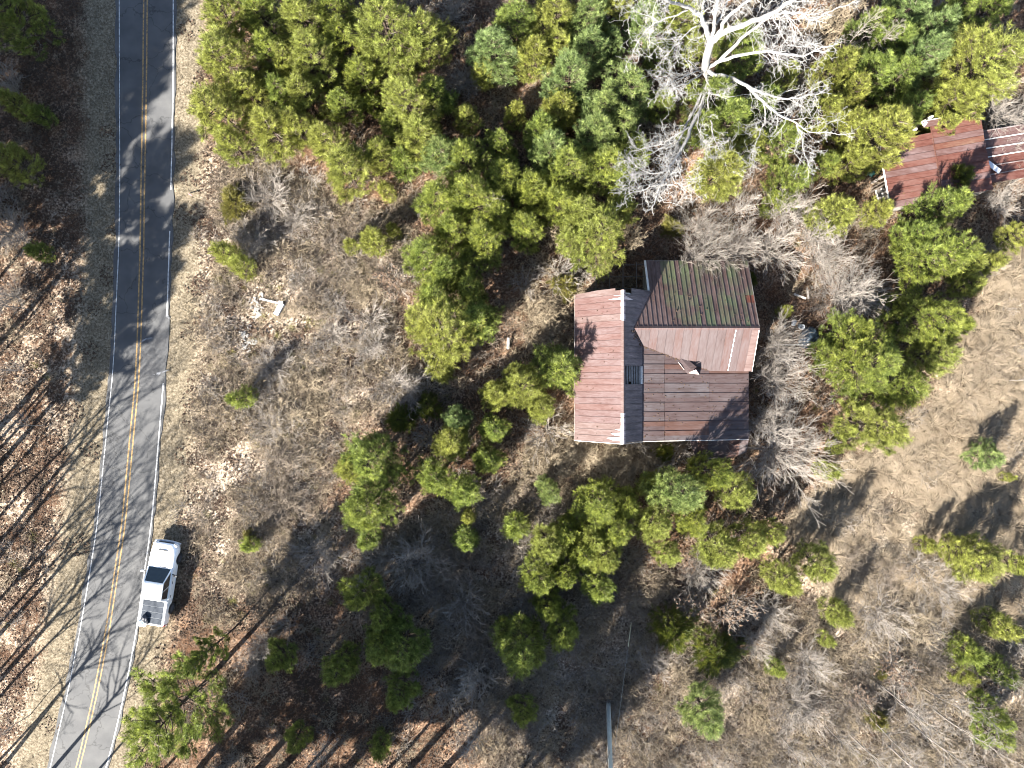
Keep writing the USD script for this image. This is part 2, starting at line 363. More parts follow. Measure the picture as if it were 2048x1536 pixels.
def plain(name, col, rough=0.5, metal=0.0, coat=0.0, spec=0.5, var=0.12):
    lo = tuple(c * (1 - var) for c in col); hi = tuple(min(1, c * (1 + var)) for c in col)
    return mat(name, {'g': ('geometry', {}), 'n': ('noise_texture', {'scale': 7.0, 'detail': 4.0}), 'r': ('rgb_ramp', {'ramp': [(0.3, lo), (0.7, hi)]}),
                      'p': ('principled_bsdf', {'roughness': rough, 'metallic': metal, 'coat_weight': coat, 'specular_ior_level': spec})},
               [('g.position', 'n.vector'), ('n.fac', 'r.fac'), ('r.color', 'p.base_color')])


M['car_white'] = plain('car_white', (0.80, 0.80, 0.80), 0.35, coat=0.6, var=0.02)
M['car_glass'] = plain('car_glass', (0.012, 0.016, 0.018), 0.06, spec=0.6, var=0.2)
M['car_black'] = plain('car_black', (0.018, 0.018, 0.02), 0.45)
M['tyre'] = plain('tyre_rubber', (0.02, 0.02, 0.021), 0.85)
M['alloy'] = plain('wheel_alloy', (0.10, 0.10, 0.11), 0.4, metal=0.6)
M['tonneau'] = plain('tonneau_vinyl', (0.034, 0.041, 0.054), 0.65, spec=0.15, var=0.05)
M['tonneau_seam'] = plain('tonneau_seam', (0.22, 0.235, 0.25), 0.5, var=0.05)
M['lamp_glass'] = plain('lamp_glass', (0.5, 0.5, 0.5), 0.15, var=0.1)
M['red_lamp'] = plain('red_lamp', (0.35, 0.02, 0.02), 0.2)
M['bag_black'] = plain('bag_black', (0.015, 0.018, 0.028), 0.5)
M['bag_teal'] = varied('bag_teal', [(0.3, (0.10, 0.22, 0.22)), (0.5, (0.55, 0.62, 0.62)), (0.7, (0.78, 0.80, 0.80))], scale=3.5, island=0.0, rough=0.5)
M['tarp_blue'] = varied('tarp_blue', [(0.3, (0.010, 0.016, 0.024)), (0.55, (0.022, 0.034, 0.05)), (0.75, (0.09, 0.115, 0.14))], scale=5, island=0.0, rough=0.35, spec=0.5, bump=0.5, bump_scale=9)
M['plastic_white'] = plain('plastic_white', (0.76, 0.77, 0.78), 0.45, var=0.05)
M['plastic_pale'] = plain('plastic_pale', (0.50, 0.52, 0.56), 0.5, var=0.1)
M['rubble'] = varied('white_rubble', [(0.1, (0.25, 0.235, 0.215)), (0.5, (0.42, 0.41, 0.39)), (0.9, (0.62, 0.62, 0.61))], scale=4, island=0.6, rough=0.9)
M['teal_plastic'] = plain('teal_plastic', (0.08, 0.28, 0.27), 0.5)
M['pink_paint'] = plain('pink_paint', (0.70, 0.20, 0.22), 0.5)
M['steel_wire'] = plain('steel_wire', (0.20, 0.20, 0.20), 0.5, metal=0.5)
M['guard_yellow'] = plain('guard_yellow', (0.50, 0.46, 0.30), 0.6)
M['pole_wood'] = varied('pole_wood', [(0.2, (0.17, 0.175, 0.17)), (0.6, (0.27, 0.28, 0.275)), (0.9, (0.36, 0.37, 0.365))], scale=3, island=0.0, rough=0.9, stretch=(6, 6, 0.6))

# ---------------------------------------------------------------- the road, its edges measured down the photo
ROAD_L = [(-900, 300), (-300, 240), (0, 237), (384, 238), (500, 236), (600, 231), (700, 227), (768, 222), (850, 213), (960, 202), (1050, 193), (1152, 177), (1252, 160), (1317, 147), (1377, 136), (1457, 117), (1536, 99), (1700, 55), (2100, -110), (2600, -380)]
ROAD_R = [(-900, 411), (-300, 351), (0, 348), (100, 348), (200, 347), (300, 345), (384, 343), (460, 341), (550, 338), (640, 335), (770, 328), (850, 321), (960, 312), (1050, 304), (1152, 289), (1252, 276), (1327, 262), (1392, 249), (1487, 227), (1536, 213), (1700, 169), (2100, 4), (2600, -266)]
VV = np.arange(-900, 2601, 20.0)
LU = np.interp(VV, *zip(*ROAD_L)); RU = np.interp(VV, *zip(*ROAD_R))
K0 = CAM_H / FOC


def smooth1(a, n=3):
    for _ in range(n):
        b = a.copy(); b[1:-1] = (a[:-2] + 2 * a[1:-1] + a[2:]) / 4; a = b
    return a


LU, RU = smooth1(LU), smooth1(RU)


def road_uv(x, y):
    """Distance in metres outside the left edge, and outside the right edge (negative = on the road)."""
    v = 768 - np.asarray(y) / K0
    u = 1024 + np.asarray(x) / K0
    return (np.interp(v, VV, LU) - u) * K0, (u - np.interp(v, VV, RU)) * K0


HOUSE = [(4.0, -4.2), (17.2, -4.2), (17.2, 9.0), (9.2, 9.0), (9.2, 6.7), (4.0, 6.7)]
SHED = [(26.4, 12.2), (38.5, 13.5), (38, 19.8), (26.0, 19.0)]


def ground_z(x, y):
    x, y = np.asarray(x, float), np.asarray(y, float)
    dl, dr = road_uv(x, y)
    d = np.maximum(dl, dr)
    h = (meshkit.fbm(np.stack([x * 0.12, y * 0.12, 0 * x], -1), 4, 3) - 0.5) * 1.0 + (meshkit.fbm(np.stack([x * 0.7, y * 0.7, 0 * x + 5], -1), 3, 8) - 0.5) * 0.28
    wt = np.clip((d - 1.5) / 6.0, 0, 1)
    hs = np.clip(np.maximum(np.maximum(4.0 - x, x - 17.2), np.maximum(-4.2 - y, y - 9.0)) / 2.5, 0, 1)
    far = np.clip((np.hypot(x, y) - 60) / 300, 0, 1)
    me_ = in_poly(MEADOW, 1024 + x / K0, 768 - y / K0)
    h = h + np.where(me_, (meshkit.fbm(np.stack([x * .55, y * 1.0, 0 * x + 3], -1), 3, 12) - .5) * .8, 0)
    return h * wt * hs * (1 - 0.6 * far) - 0.02 * np.clip(1 - np.abs(d) / 3, 0, 1)


def blur_poly(poly_px, x, y, soft=1.2, seed=1):
    """Soft membership of world points in a polygon given in photo pixels, with a ragged edge."""
    u = 1024 + x / K0; v = 768 - y / K0
    acc = 0
    r = soft / K0
    for k, (a, b) in enumerate([(0, 0), (1, 0), (-1, 0), (0, 1), (0, -1), (.7, .7), (-.7, .7), (.7, -.7), (-.7, -.7)]):
        ju = 40 * (meshkit.noise(np.stack([x * 0.35, y * 0.35, 0 * x + seed], -1)) - 0.5)
        acc = acc + in_poly(poly_px, u + a * r + ju, v + b * r - ju)
    return acc / 9.0


THICKET = [(385, 320), (560, 300), (660, 400), (830, 430), (850, 540), (780, 620), (800, 740), (930, 780), (700, 860), (640, 1000), (690, 1120), (560, 1220), (420, 1240), (400, 1120), (350, 1000), (350, 600)]
MEADOW = [(1940, 480), (2300, 440), (2300, 1250), (1900, 1240), (1640, 1190), (1560, 1040), (1670, 960), (1700, 900), (1830, 840), (1900, 740), (1960, 620)]
SCRUB_RIGHT = [(1480, 1230), (1700, 1180), (2300, 1230), (2300, 1800), (1400, 1800), (1500, 1420)]
DARK_MID = [(720, 1080), (1060, 940), (1320, 1160), (1480, 1340), (1500, 1700), (980, 1700), (940, 1400), (700, 1250)]
SOUTH_HOUSE = [(1040, 860), (1400, 880), (1330, 960), (1100, 990), (1040, 940)]
WEST_HOUSE = [(1040, 540), (1150, 560), (1150, 700), (1040, 740)]


def build_ground():
    a = np.concatenate([-np.geomspace(700, 48, 22), np.arange(-46, 46.1, 0.4), np.geomspace(48, 700, 22)])
    X, Y = np.meshgrid(a, a, indexing='ij')
    x, y = X.ravel(), Y.ravel()
    z = ground_z(x, y)
    n = len(a)
    i, j = np.meshgrid(np.arange(n - 1), np.arange(n - 1), indexing='ij')
    q = (i * n + j).ravel()
    f = np.concatenate([np.stack([q, q + n, q + n + 1], 1), np.stack([q, q + n + 1, q + 1], 1)])
    m = usdkit.mesh(stage, path_for('ground'), (np.stack([x, y, z], 1), f), M['ground'], smooth=True)
    dl, dr = road_uv(x, y)
    verge = np.clip(1 - (np.maximum(dl, 0) - 2.0) / 1.5, 0, 1) * (dl > -0.5) + np.clip(1 - (np.maximum(dr, 0) - 1.8) / 1.5, 0, 1) * (dr > -0.5)
    verge = np.clip(verge, 0, 1)
    meadow = np.clip(blur_poly(MEADOW, x, y, seed=2), 0, 1)
    thick = blur_poly(THICKET, x, y, seed=4) + blur_poly(SCRUB_RIGHT, x, y, seed=5) + blur_poly(DARK_MID, x, y, seed=6)
    straw = np.clip(0.85 - 0.75 * np.clip(thick, 0, 1), 0, 1) * np.where(dl > -1, np.clip(.42 + (y - 8) / 20, .35, 1), 1)
    for nm, val in (('straw', straw), ('verge', verge), ('meadow', meadow)):
        UsdGeom.PrimvarsAPI(m).CreatePrimvar(nm, Sdf.ValueTypeNames.FloatArray, 'vertex').Set(Vt.FloatArray.FromNumpy(val.astype(np.float32)))
    tag(m.GetPrim(), 'leaf-strewn ground under the woods and verges', None, None, 'structure')


build_ground()


def ribbon(u_of_v, w, z, v0=-900, v1=2600, jitter=0.0, seed=0):
    """Strip of width w (m) along the photo column u_of_v."""
    v = np.arange(v0, v1 + 1, 10.0)
    u = u_of_v(v)
    p = np.stack([(u - 1024) * K0, -(v - 768) * K0], 1)
    t = np.gradient(p, axis=0); t /= np.linalg.norm(t, axis=1, keepdims=True)
    nrm = np.stack([-t[:, 1], t[:, 0]], 1)
    r = np.random.default_rng(seed)
    e = (1 + jitter * r.standard_normal(len(v)))[:, None] * w / 2
    V = np.concatenate([np.c_[p + nrm * e, np.full(len(v), z)], np.c_[p - nrm * e, np.full(len(v), z)]])
    n = len(v); k = np.arange(n - 1)
    F = np.concatenate([np.stack([k, k + n, k + n + 1], 1), np.stack([k, k + n + 1, k + 1], 1)])
    m = trimesh.Trimesh(V, F, process=False)
    if m.face_normals[:, 2].mean() < 0:
        m.invert()
    return m


fl = lambda v: np.interp(v, VV, LU)
fr = lambda v: np.interp(v, VV, RU)
rng = np.random.default_rng(11)
road = thing('road', 'narrow two-lane asphalt road with double yellow line down the left side', None)
tag(road, kind='structure')
vv = np.arange(-900, 2601, 10.0)
nz = lambda s, k: 0.10 * (meshkit.noise(np.stack([vv * 0.05, vv * 0 + s, vv * 0], -1), k) - 0.5) * 2
pl = np.stack([(fl(vv) - 1024) * K0 - 0.20 + nz(1, 1), -(vv - 768) * K0], 1)
pr = np.stack([(fr(vv) - 1024) * K0 + 0.14 + nz(2, 2), -(vv - 768) * K0], 1)
n = len(vv); k = np.arange(n - 1)
Vr = np.concatenate([np.c_[pl, np.full(n, 0.03)], np.c_[pr, np.full(n, 0.03)], np.c_[pl + [-0.05, 0], np.full(n, -0.06)], np.c_[pr + [0.05, 0], np.full(n, -0.06)]])
Fr = np.concatenate([np.stack([k, k + 1, k + n + 1], 1), np.stack([k, k + n + 1, k + n], 1),
                     np.stack([k, k + 2 * n, k + 2 * n + 1], 1), np.stack([k, k + 2 * n + 1, k + 1], 1),
                     np.stack([k + n, k + n + 1, k + 3 * n + 1], 1), np.stack([k + n, k + 3 * n + 1, k + 3 * n], 1)])
mroad = trimesh.Trimesh(Vr, Fr, process=False)
if mroad.face_normals[: len(k) * 2, 2].mean() < 0:
    mroad.invert()
part(road, 'asphalt_surface', mroad, M['asphalt'])
part(road, 'edge_line', ribbon(lambda v: fl(v) + 2.0, 0.065, 0.034, jitter=0.06, seed=1), M['line_white'])
for a, b in ((-900, 388), (462, 636), (766, 2600)):
    part(road, 'edge_line', ribbon(lambda v: fr(v) - 1.0, 0.085, 0.034, a, b, 0.06, 2), M['line_white'])
mid = lambda v: fl(v) + (fr(v) - fl(v)) * np.interp(v, [0, 384, 768, 1152, 1536], [0.49, 0.455, 0.49, 0.49, 0.50])
part(road, 'centre_line', ribbon(lambda v: mid(v) - 3.6, 0.10, 0.034, jitter=0.05, seed=3), M['line_yellow'])
part(road, 'centre_line', ribbon(lambda v: mid(v) + 3.6, 0.10, 0.034, jitter=0.05, seed=4), M['line_yellow'])
part(road, 'tar_seam', ribbon(lambda v: mid(v), 0.12, 0.034, 380, 2600, 0.1, 5), M['patch'])


def scribble(u0, v0, u1, v1, w, seed, n=5):
    r = np.random.default_rng(seed)
    ms = []
    for i in range(n):
        t0 = r.uniform(0, 0.85); t1 = t0 + r.uniform(0.12, 0.3)
        p = at(u0 + (u1 - u0) * t0 + r.normal(0, 2), v0 + (v1 - v0) * t0 + r.normal(0, 1.6)); q = at(u0 + (u1 - u0) * t1 + r.normal(0, 2), v0 + (v1 - v0) * t1 + r.normal(0, 1.6))
        d = q - p; s = np.array([-d[1], d[0], 0]); s /= np.linalg.norm(s) + 1e-9
        pts = [p + s * w, q + s * w * 0.6, q - s * w * 0.6, p - s * w]
        for z in pts:
            z[2] = 0.038 + 0.0005 * i
        ms.append((np.array(pts), np.array([[0, 2, 1], [0, 3, 2]])))
    m = trimesh.Trimesh(*merge(ms), process=False)
    return m


def patch_mesh(pts, z=0.034):
    p = np.array([at(*q) for q in pts]); p[:, 2] = z
    pg = Polygon(p[:, :2]).buffer(0)
    v, f = trimesh.creation.triangulate_polygon(pg, engine='earcut')
    m = trimesh.Trimesh(np.c_[v, np.full(len(v), z)], f, process=False)
    if m.face_normals[:, 2].mean() < 0:
        m.invert()
    return m


part(road, 'tar_patch', patch_mesh([(279, 684), (332, 640), (338, 636), (340, 643), (336, 700), (318, 752), (300, 770), (280, 774), (279, 720)], 0.0335), M['patch'])
part(road, 'chalk_mark', scribble(280, 682, 304, 676, 0.035, 1, 9), M['mark_white'])
part(road, 'chalk_mark', scribble(329, 633, 346, 637, 0.04, 2, 7), M['mark_white'])
part(road, 'chalk_mark', scribble(302, 752, 340, 738, 0.03, 3, 9), M['mark_white'])


# ---------------------------------------------------------------- the abandoned house
RX, RZ = 7.33, 5.8           # main ridge
CY, CZ = 3.74, 5.0           # cross ridge
z_left = lambda x, y: RZ - 0.985 * (RX - x)
z_steep = lambda x, y: RZ - 1.0 * (x - RX)
z_shed = lambda x, y: 4.28 - 0.22 * (x - 8.85)
z_up = lambda x, y: CZ - 0.56 * (y - CY)
z_low = lambda x, y: CZ - 0.634 * (CY - y)
val_up = lambda y: RX + 0.8 + 0.56 * (y - CY)
val_lo = lambda y: RX + 0.8 + 0.634 * (CY - y) if CY - y < 1.136 else 8.85 + (0.634 * (CY - y) - 0.72) / 0.22

house = thing('abandoned_house', 'derelict house with rusty tin roofs and a crossing gable, in the middle of the pines', 'house')
R = np.random.default_rng(5)


def sheet(parent, region, zf, along, rib=None, mat_=None, lift=0.0, name='roof_sheet', label=None, thick=0.008):
    """One metal sheet lying on plane zf over a plan polygon, with a raised seam along one side (rib: 'lo', 'hi')."""
    if region.is_empty or region.area < 0.004:
        return None
    ms = []
    for g in getattr(region, 'geoms', [region]):
        if g.geom_type != 'Polygon' or g.area < 0.003:
            continue
        ms.append(trimesh.creation.extrude_polygon(g, thick, engine='earcut'))
        x0, y0, x1, y1 = g.bounds
        strips = []
        for rr in (rib or []):
            w = 0.018
            if along == 'x':
                yy = {'lo': y0 + w, 'hi': y1 - w, 'mid': (y0 + y1) / 2}[rr]
                strips.append(sbox(x0, yy - w, x1, yy + w))
            else:
                xx = {'lo': x0 + w, 'hi': x1 - w, 'mid': (x0 + x1) / 2}[rr]
                strips.append(sbox(xx - w, y0, xx + w, y1))
        for s in strips:
            c = s.intersection(g)
            for h in getattr(c, 'geoms', [c]):
                if h.geom_type == 'Polygon' and h.area > 1e-4:
                    m = trimesh.creation.extrude_polygon(h, 0.038, engine='earcut')
                    m.apply_translation([0, 0, thick * 0.6]); ms.append(m)
    if not ms:
        return None
    m = cat_mesh(ms)
    v = m.vertices.copy()
    v[:, 2] += zf(v[:, 0], v[:, 1]) + lift
    return part(parent, name, (v, m.faces), mat_, label=label)


# left slope of the main roof
ys = np.linspace(-3.92, 6.35, 25)
for i in range(24):
    y0, y1 = ys[i], ys[i + 1]
    ex = 4.37 + R.normal(0, 0.02)
    x1 = RX - 0.01
    g = sbox(ex, y0 + 0.004, x1, y1 - 0.004)
    if i == 23:
        g = g.intersection(Polygon([(4.3, 5.9), (4.3, 6.22), (6.85, 6.43), (6.85, 6.20), (7.4, 6.20), (7.4, 5.9)]))
    m_ = M['tin_rose'][[0, 1, 0, 2, 0, 1][R.integers(6)]]
    lab = None
    if i in (0, 1):
        m_ = M['tin_rose'][2]
    sheet(house, g, z_left, 'x', ['hi'], m_, lift=R.uniform(0, 0.012), label='pale weathered sheet at the lower end' if i == 0 else None)
# bare bright metal pieces beside the ridge ends
for (ya, yb, L_) in ((-3.78, -3.50, 1.0), (-3.46, -3.20, .75), (-3.1, -2.92, .5), (5.55, 5.72, .9), (5.8, 5.92, .6)):
    sheet(house, Polygon([(RX - L_, (ya + yb) / 2 + .02), (RX - .5 * L_, yb - .04), (RX - .03, yb), (RX - .03, ya), (RX - .6 * L_, ya + .03)]), z_left, 'x', None, M['tin_bare'], lift=0.024, name='flashing', label='bright bare metal patch by the ridge')
# steep side beyond the ridge: one column of short sheets, one missing
valley_up = [(val_up(y), y) for y in np.linspace(CY, 6.38, 8)]
valley_lo = [(val_lo(y), y) for y in np.linspace(CY, CY - 1.135, 6)]
steep_region = Polygon([(RX + .01, -3.88), (8.86, -3.88), (8.86, CY - 1.135)] + valley_lo[::-1][1:] + valley_up[1:] + [(RX + .01, 6.38)])
ys2 = np.linspace(-3.88, 6.38, 25)
HOLE = (0.0, 1.22)
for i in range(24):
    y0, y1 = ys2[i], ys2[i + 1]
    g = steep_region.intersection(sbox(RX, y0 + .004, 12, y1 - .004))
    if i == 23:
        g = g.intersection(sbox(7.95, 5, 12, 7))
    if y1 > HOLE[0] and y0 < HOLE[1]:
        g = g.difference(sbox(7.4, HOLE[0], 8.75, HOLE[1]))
    sheet(house, g, z_steep, 'x', ['hi'], M['tin_shaded'], lift=R.uniform(0.002, 0.016))
sheet(house, Polygon([(RX + .03, 5.5), (8.1, 5.62), (RX + .03, 5.86)]), z_steep, 'x', None, M['tin_bare'], lift=0.03, name='flashing')
# bare lath in the gap
for i in range(7):
    xx = 7.46 + i * 0.19 + R.normal(0, 0.012)
    p = (xx, HOLE[0] - 0.3 + R.uniform(0, .5) * (i == 2), z_steep(xx, 0) - 0.06); q = (xx + R.normal(0, .03), HOLE[1] + 0.3, z_steep(xx, 0) - 0.06)
    part(house, 'lath', beam(p, q, 0.115, 0.022), M['grey_wood'])
part(house, 'white_board', beam((8.77, HOLE[0], z_steep(8.77, 0) + .015), (8.77, HOLE[1], z_steep(8.77, 0) + .015), 0.14, 0.03), M['white_wood'])
# low rear slope: three columns
val_pts = [(val_lo(y), y) for y in np.linspace(CY - 1.136, 0.98, 10)]
shed_region = Polygon([(8.82, -3.86), (16.62, -3.86), (16.62, 0.96), (val_pts[-1][0], 0.96)] + val_pts[::-1] + [(8.82, CY - 1.136)])
ys3 = np.arange(-3.86, 3.0, 0.325)
cols = [8.82, 10.42, 13.62, 16.62]
for c in range(3):
    for i in range(len(ys3)):
        g = shed_region.intersection(sbox(cols[c] - (0.0 if c else 0.0), ys3[i] + .003, cols[c + 1] + .03, ys3[i] + 0.322))
        if c == 0:
            g = affinity.translate(g, -0.03 - R.uniform(0, 0.05), 0)
        k_ = R.choice(3, p=[0.45, 0.42, 0.13])
        if c == 1 and i in (2, 3):
            k_ = 2
        sheet(house, g, z_shed, 'x', ['hi'] if i % 2 else None, M['tin_maroon'][k_], lift=0.004 + 0.008 * (2 - c) + R.uniform(0, 0.01))
# upper slope of the crossing gable: two courses of narrow sheets
vu = [(val_up(y), y) for y in np.linspace(CY, 6.42, 8)]
up_region = Polygon([(8.14, CY + .01)] + vu[1:] + [(9.46, 6.42), (9.46, 8.72), (16.62, 8.72), (16.52, CY + .01)])
xs = np.linspace(8.15, 16.62, 27)
for i in range(26):
    for c, (ya, yb) in enumerate(((6.1, 8.8), (CY - .1, 6.16))):
        g = up_region.intersection(sbox(xs[i] + .003, ya + R.normal(0, .01), xs[i + 1] - .003, yb))
        mm = M['tin_moss'][[0, 1, 0, 2][R.integers(4)]]
        if i < 7:
            mm = M['tin_moss'][2]
        lab = None
        if i >= 24 and c == 1:
            mm = M['tin_rose'][1]
            pass
        if i >= 24 and c == 1:
            a_, b_ = g.intersection(sbox(0, 5.55, 20, 7)), g.intersection(sbox(0, 0, 20, 5.55))
            sheet(house, a_, z_up, 'y', ['hi'], M['tin_red'], lift=0.012, label='bright rusty red sheet')
            sheet(house, b_, z_up, 'y', ['hi'], M['tin_moss'][2], lift=0.004)
            continue
        sheet(house, g, z_up, 'y', ['hi'], mm, lift=0.004 + 0.012 * (1 - c) + R.uniform(0, 0.008))
# lower slope of the crossing gable
vl = [(val_lo(y), y) for y in np.linspace(CY, 0.9, 14)]
low_region = Polygon([(8.14, CY - .01)] + vl[1:] + [(16.62, 0.88), (16.50, CY - .01)])
xs2 = np.linspace(8.1, 16.62, 16)
for i in range(15):
    g = low_region.intersection(sbox(xs2[i] + .003, 0.5 + R.normal(0, .01), xs2[i + 1] - .003, 4))
    sheet(house, g, z_low, 'y', ['hi'], M['tin_mauve'][[0, 0, 1][R.integers(3)]] if i < 14 else M['tin_rose'][2], lift=0.03 + R.uniform(0, 0.008))
part(house, 'seam_strip', beam((14.95, 0.93, z_low(0, 0.93) + .075), (14.98, 3.62, z_low(0, 3.62) + .075), 0.05, 0.02), M['white_wood'], label='white strip on a roof seam')
# ridge caps
for i in range(5):
    a_, b_ = -3.95 + i * 2.03, -3.95 + (i + 1) * 2.03
    yy = np.array([a_, b_])
    V = []
    for y in yy:
        V += [(RX - 0.16, y, z_left(RX - 0.16, y) + .035), (RX, y, RZ + .055), (RX + 0.13, y, z_steep(RX + .13, y) + .035)]
    part(house, 'ridge_cap', (np.array(V), np.array([[0, 1, 4], [0, 4, 3], [1, 2, 5], [1, 5, 4]])), M['tin_bare'] if i in (0, 4) else M['tin_rose'][2])
for i in range(4):
    a_, b_ = 8.2 + i * 2.09, 8.2 + (i + 1) * 2.09
    V = []
    for x in (a_, b_):
        V += [(x, CY - .14, z_low(x, CY - .14) + .06), (x, CY, CZ + .07), (x, CY + .14, z_up(x, CY + .14) + .05)]
    part(house, 'ridge_cap', (np.array(V), np.array([[0, 3, 4], [0, 4, 1], [1, 4, 5], [1, 5, 2]])), M['tin_mauve'][1])
# valley flashing
for pts, zz, nm in ((vu, z_up, 'a'), (vl, z_low, 'b')):
    P = [np.array([x, y, float(zz(x, y)) + 0.03]) for x, y in pts]
    part(house, 'valley_flashing', merge([(lambda m: (m.vertices, m.faces))(beam(P[i], P[i + 1], 0.16 if nm == 'a' else 0.06, 0.02)) for i in range(len(P) - 1)]), M['tin_moss'][2])
# eave and verge boards
part(house, 'verge_board', beam((16.64, 0.9, z_low(0, 0.9) - .04), (16.54, CY, CZ - .04), 0.03, 0.16), M['white_wood'])
part(house, 'verge_board', beam((16.54, CY, CZ - .04), (16.66, 8.72, z_up(0, 8.72) - .04), 0.03, 0.16), M['grey_wood'])
part(house, 'verge_board', beam((9.42, 6.45, z_up(0, 6.45) + .01), (9.40, 8.74, z_up(0, 8.74) + .01), 0.14, 0.035), M['white_wood'])
part(house, 'eave_board', beam((9.45, 8.735, z_up(0, 8.735) - .06), (16.62, 8.735, z_up(0, 8.735) - .06), 0.03, 0.14), M['grey_wood'])
part(house, 'eave_board', beam((4.36, -3.9, z_left(4.36, 0) - .06), (4.36, 6.2, z_left(4.36, 0) - .06), 0.03, 0.14), M['grey_wood'])
part(house, 'verge_board', beam((4.38, -3.95, z_left(4.38, 0) - .02), (RX, -3.95, RZ - .02), 0.035, 0.12), M['white_wood'])
part(house, 'verge_board', beam((RX, -3.95, RZ - .02), (8.86, -3.93, z_steep(8.86, 0) - .02), 0.035, 0.12), M['grey_wood'])
part(house, 'verge_board', beam((8.86, -3.9, z_shed(8.86, 0) - .05), (16.6, -3.9, z_shed(16.6, 0) - .05), 0.035, 0.12), M['white_wood'])


def roof_under(x, y):
    """Height of the underside of the roofs for the walls."""
    if x < RX:
        main = z_left(x, y)
    elif x < 8.85 or y > 2.8:
        main = z_steep(x, y)
    else:
        main = z_shed(x, y)
    cr = -9
    if x > 8.1 and 0.88 < y < 8.75:
        cr = z_up(x, y) if y > CY else z_low(x, y)
    if y > 6.38:
        return cr - 0.12
    return max(main, cr, 2.0) - 0.12


for (p, q) in (((4.75, -3.6), (4.75, 6.0)), ((4.75, 6.0), (9.7, 6.0)), ((9.7, 6.0), (9.7, 8.4)), ((9.7, 8.4), (16.2, 8.4)), ((16.2, 8.4), (16.2, -3.6)), ((16.2, -3.6), (4.75, -3.6))):
    p, q = np.array(p), np.array(q)
    n_ = 28
    L_ = np.linspace(0, 1, n_)[:, None]
    pts = p + (q - p) * L_
    d = (q - p) / np.linalg.norm(q - p); s = np.array([-d[1], d[0]]) * 0.06
    V, F = [], []
    for i, pt in enumerate(pts):
        zt = roof_under(pt[0], pt[1])
        for o in (s, -s):
            V += [(*(pt + o), -0.4), (*(pt + o), zt)]
        if i:
            a_, b_ = 4 * (i - 1), 4 * i
            F += [[a_, b_, b_ + 1], [a_, b_ + 1, a_ + 1], [a_ + 2, a_ + 3, b_ + 3], [a_ + 2, b_ + 3, b_ + 2], [a_ + 1, b_ + 1, b_ + 3], [a_ + 1, b_ + 3, a_ + 3]]
    part(house, 'wall', (np.array(V), np.array(F)), M['siding'])
# bare rafters over the dark yard north of the main roof
for i in range(4):
    part(house, 'porch_rafter', beam((5.9 + i * 0.95, 6.15, 2.5), (5.95 + i * 0.95, 8.6, 2.2), 0.07, 0.12), M['dark_wood'])
for i in range(3):
    part(house, 'porch_beam', beam((5.3, 6.7 + i * 0.85, 2.35 - i * .09), (9.3, 6.75 + i * 0.85, 2.35 - i * .09), 0.06, 0.08), M['dark_wood'])
# fallen porch roof at the lower right
c0 = [(12.6, -3.95), (16.9, -3.2), (16.8, -4.9), (14.9, -5.7), (13.2, -5.3)]
zp = lambda x, y: 1.9 + 0.36 * (y + 3.9) - 0.02 * (x - 14)
pr_ = Polygon(c0)
for i in range(6):
    g = pr_.intersection(sbox(12.5 + i * 0.75, -6, 12.5 + i * 0.75 + 0.745, -3))
    sheet(house, g, zp, 'y', ['hi'], M['tin_maroon'][[0, 2, 1][i % 3]], lift=R.uniform(0, 0.04), name='porch_roof_sheet')
for i, (px, py) in enumerate(((13.5, -4.9), (16.6, -4.6), (15.0, -5.2))):
    part(house, 'porch_post', beam((px, py, -0.3), (px, py, float(zp(px, py)) - .01), 0.1, 0.1), M['grey_wood'])

# a loose sheet curled up on the rear slope
loose = thing('loose_roof_sheet', 'loose curled metal sheet lying on the rear roof slope, its end bent up', 'metal sheet')
A, B = at(1354, 724, 3.5), at(1367.5, 711.5, 3.55)
L1, L2 = at(1373, 748, 3.6), at(1391, 734, 3.7)
V, F = [], []
for i, t in enumerate(np.linspace(0, 1, 7)):
    for kx, w in enumerate((0, .5, 1)):
        p = (A * (1 - w) + B * w) * (1 - t) + (L1 * (1 - w) + L2 * w) * t
        p[2] = z_shed(p[0], p[1]) + 0.07 + 0.05 * (w == .5) + 0.5 * t ** 2.2 * (0.55 + 0.45 * w)
        V.append(p)
for i in range(6):
    for kx in range(2):
        a_ = i * 3 + kx
        F += [[a_, a_ + 3, a_ + 4], [a_, a_ + 4, a_ + 1]]
mL = trimesh.Trimesh(np.array(V), np.array(F), process=False)
if mL.face_normals[:, 2].mean() < 0:
    mL.invert()
mL2 = mL.copy(); mL2.vertices = mL2.vertices - [0, 0, 0.012]; mL2.invert()
part(loose, 'sheet', cat_mesh([mL, mL2]), M['tin_maroon'][0])
part(loose, 'edge_seam', beam(V[0] + [0, 0, .02], V[12] + [0, 0, .02], 0.035, 0.03), M['tin_bare'])
e0, e1 = at(1374, 746.5, 3.9), at(1398, 749, 3.35); e2 = at(1392, 739, 4.1)
for e in (e0, e1, e2):
    e[2] = max(e[2], z_shed(e[0], e[1]) + .05)
VV3 = np.array([e0, e1, e2, e0 - [0, 0, .015], e1 - [0, 0, .015], e2 - [0, 0, .015]])
mT = trimesh.convex.convex_hull(VV3)
part(loose, 'bent_end', mT, M['tin_bare'], label='white bent end of the sheet')

# ---------------------------------------------------------------- the shed
shed = thing('rusty_shed', 'low shed with a red rusty tin roof behind pines near the right edge', 'shed')
O = at(1783, 416, 2.6)[:2]; a5 = math.radians(10)
U = np.array([math.cos(a5), math.sin(a5)]); Vd = np.array([-math.sin(a5), math.cos(a5)])
z_s = lambda u, v: 2.55 + 0.05 * u
sp = lambda u, v, z: np.array([*(O + U * u + Vd * v), z])


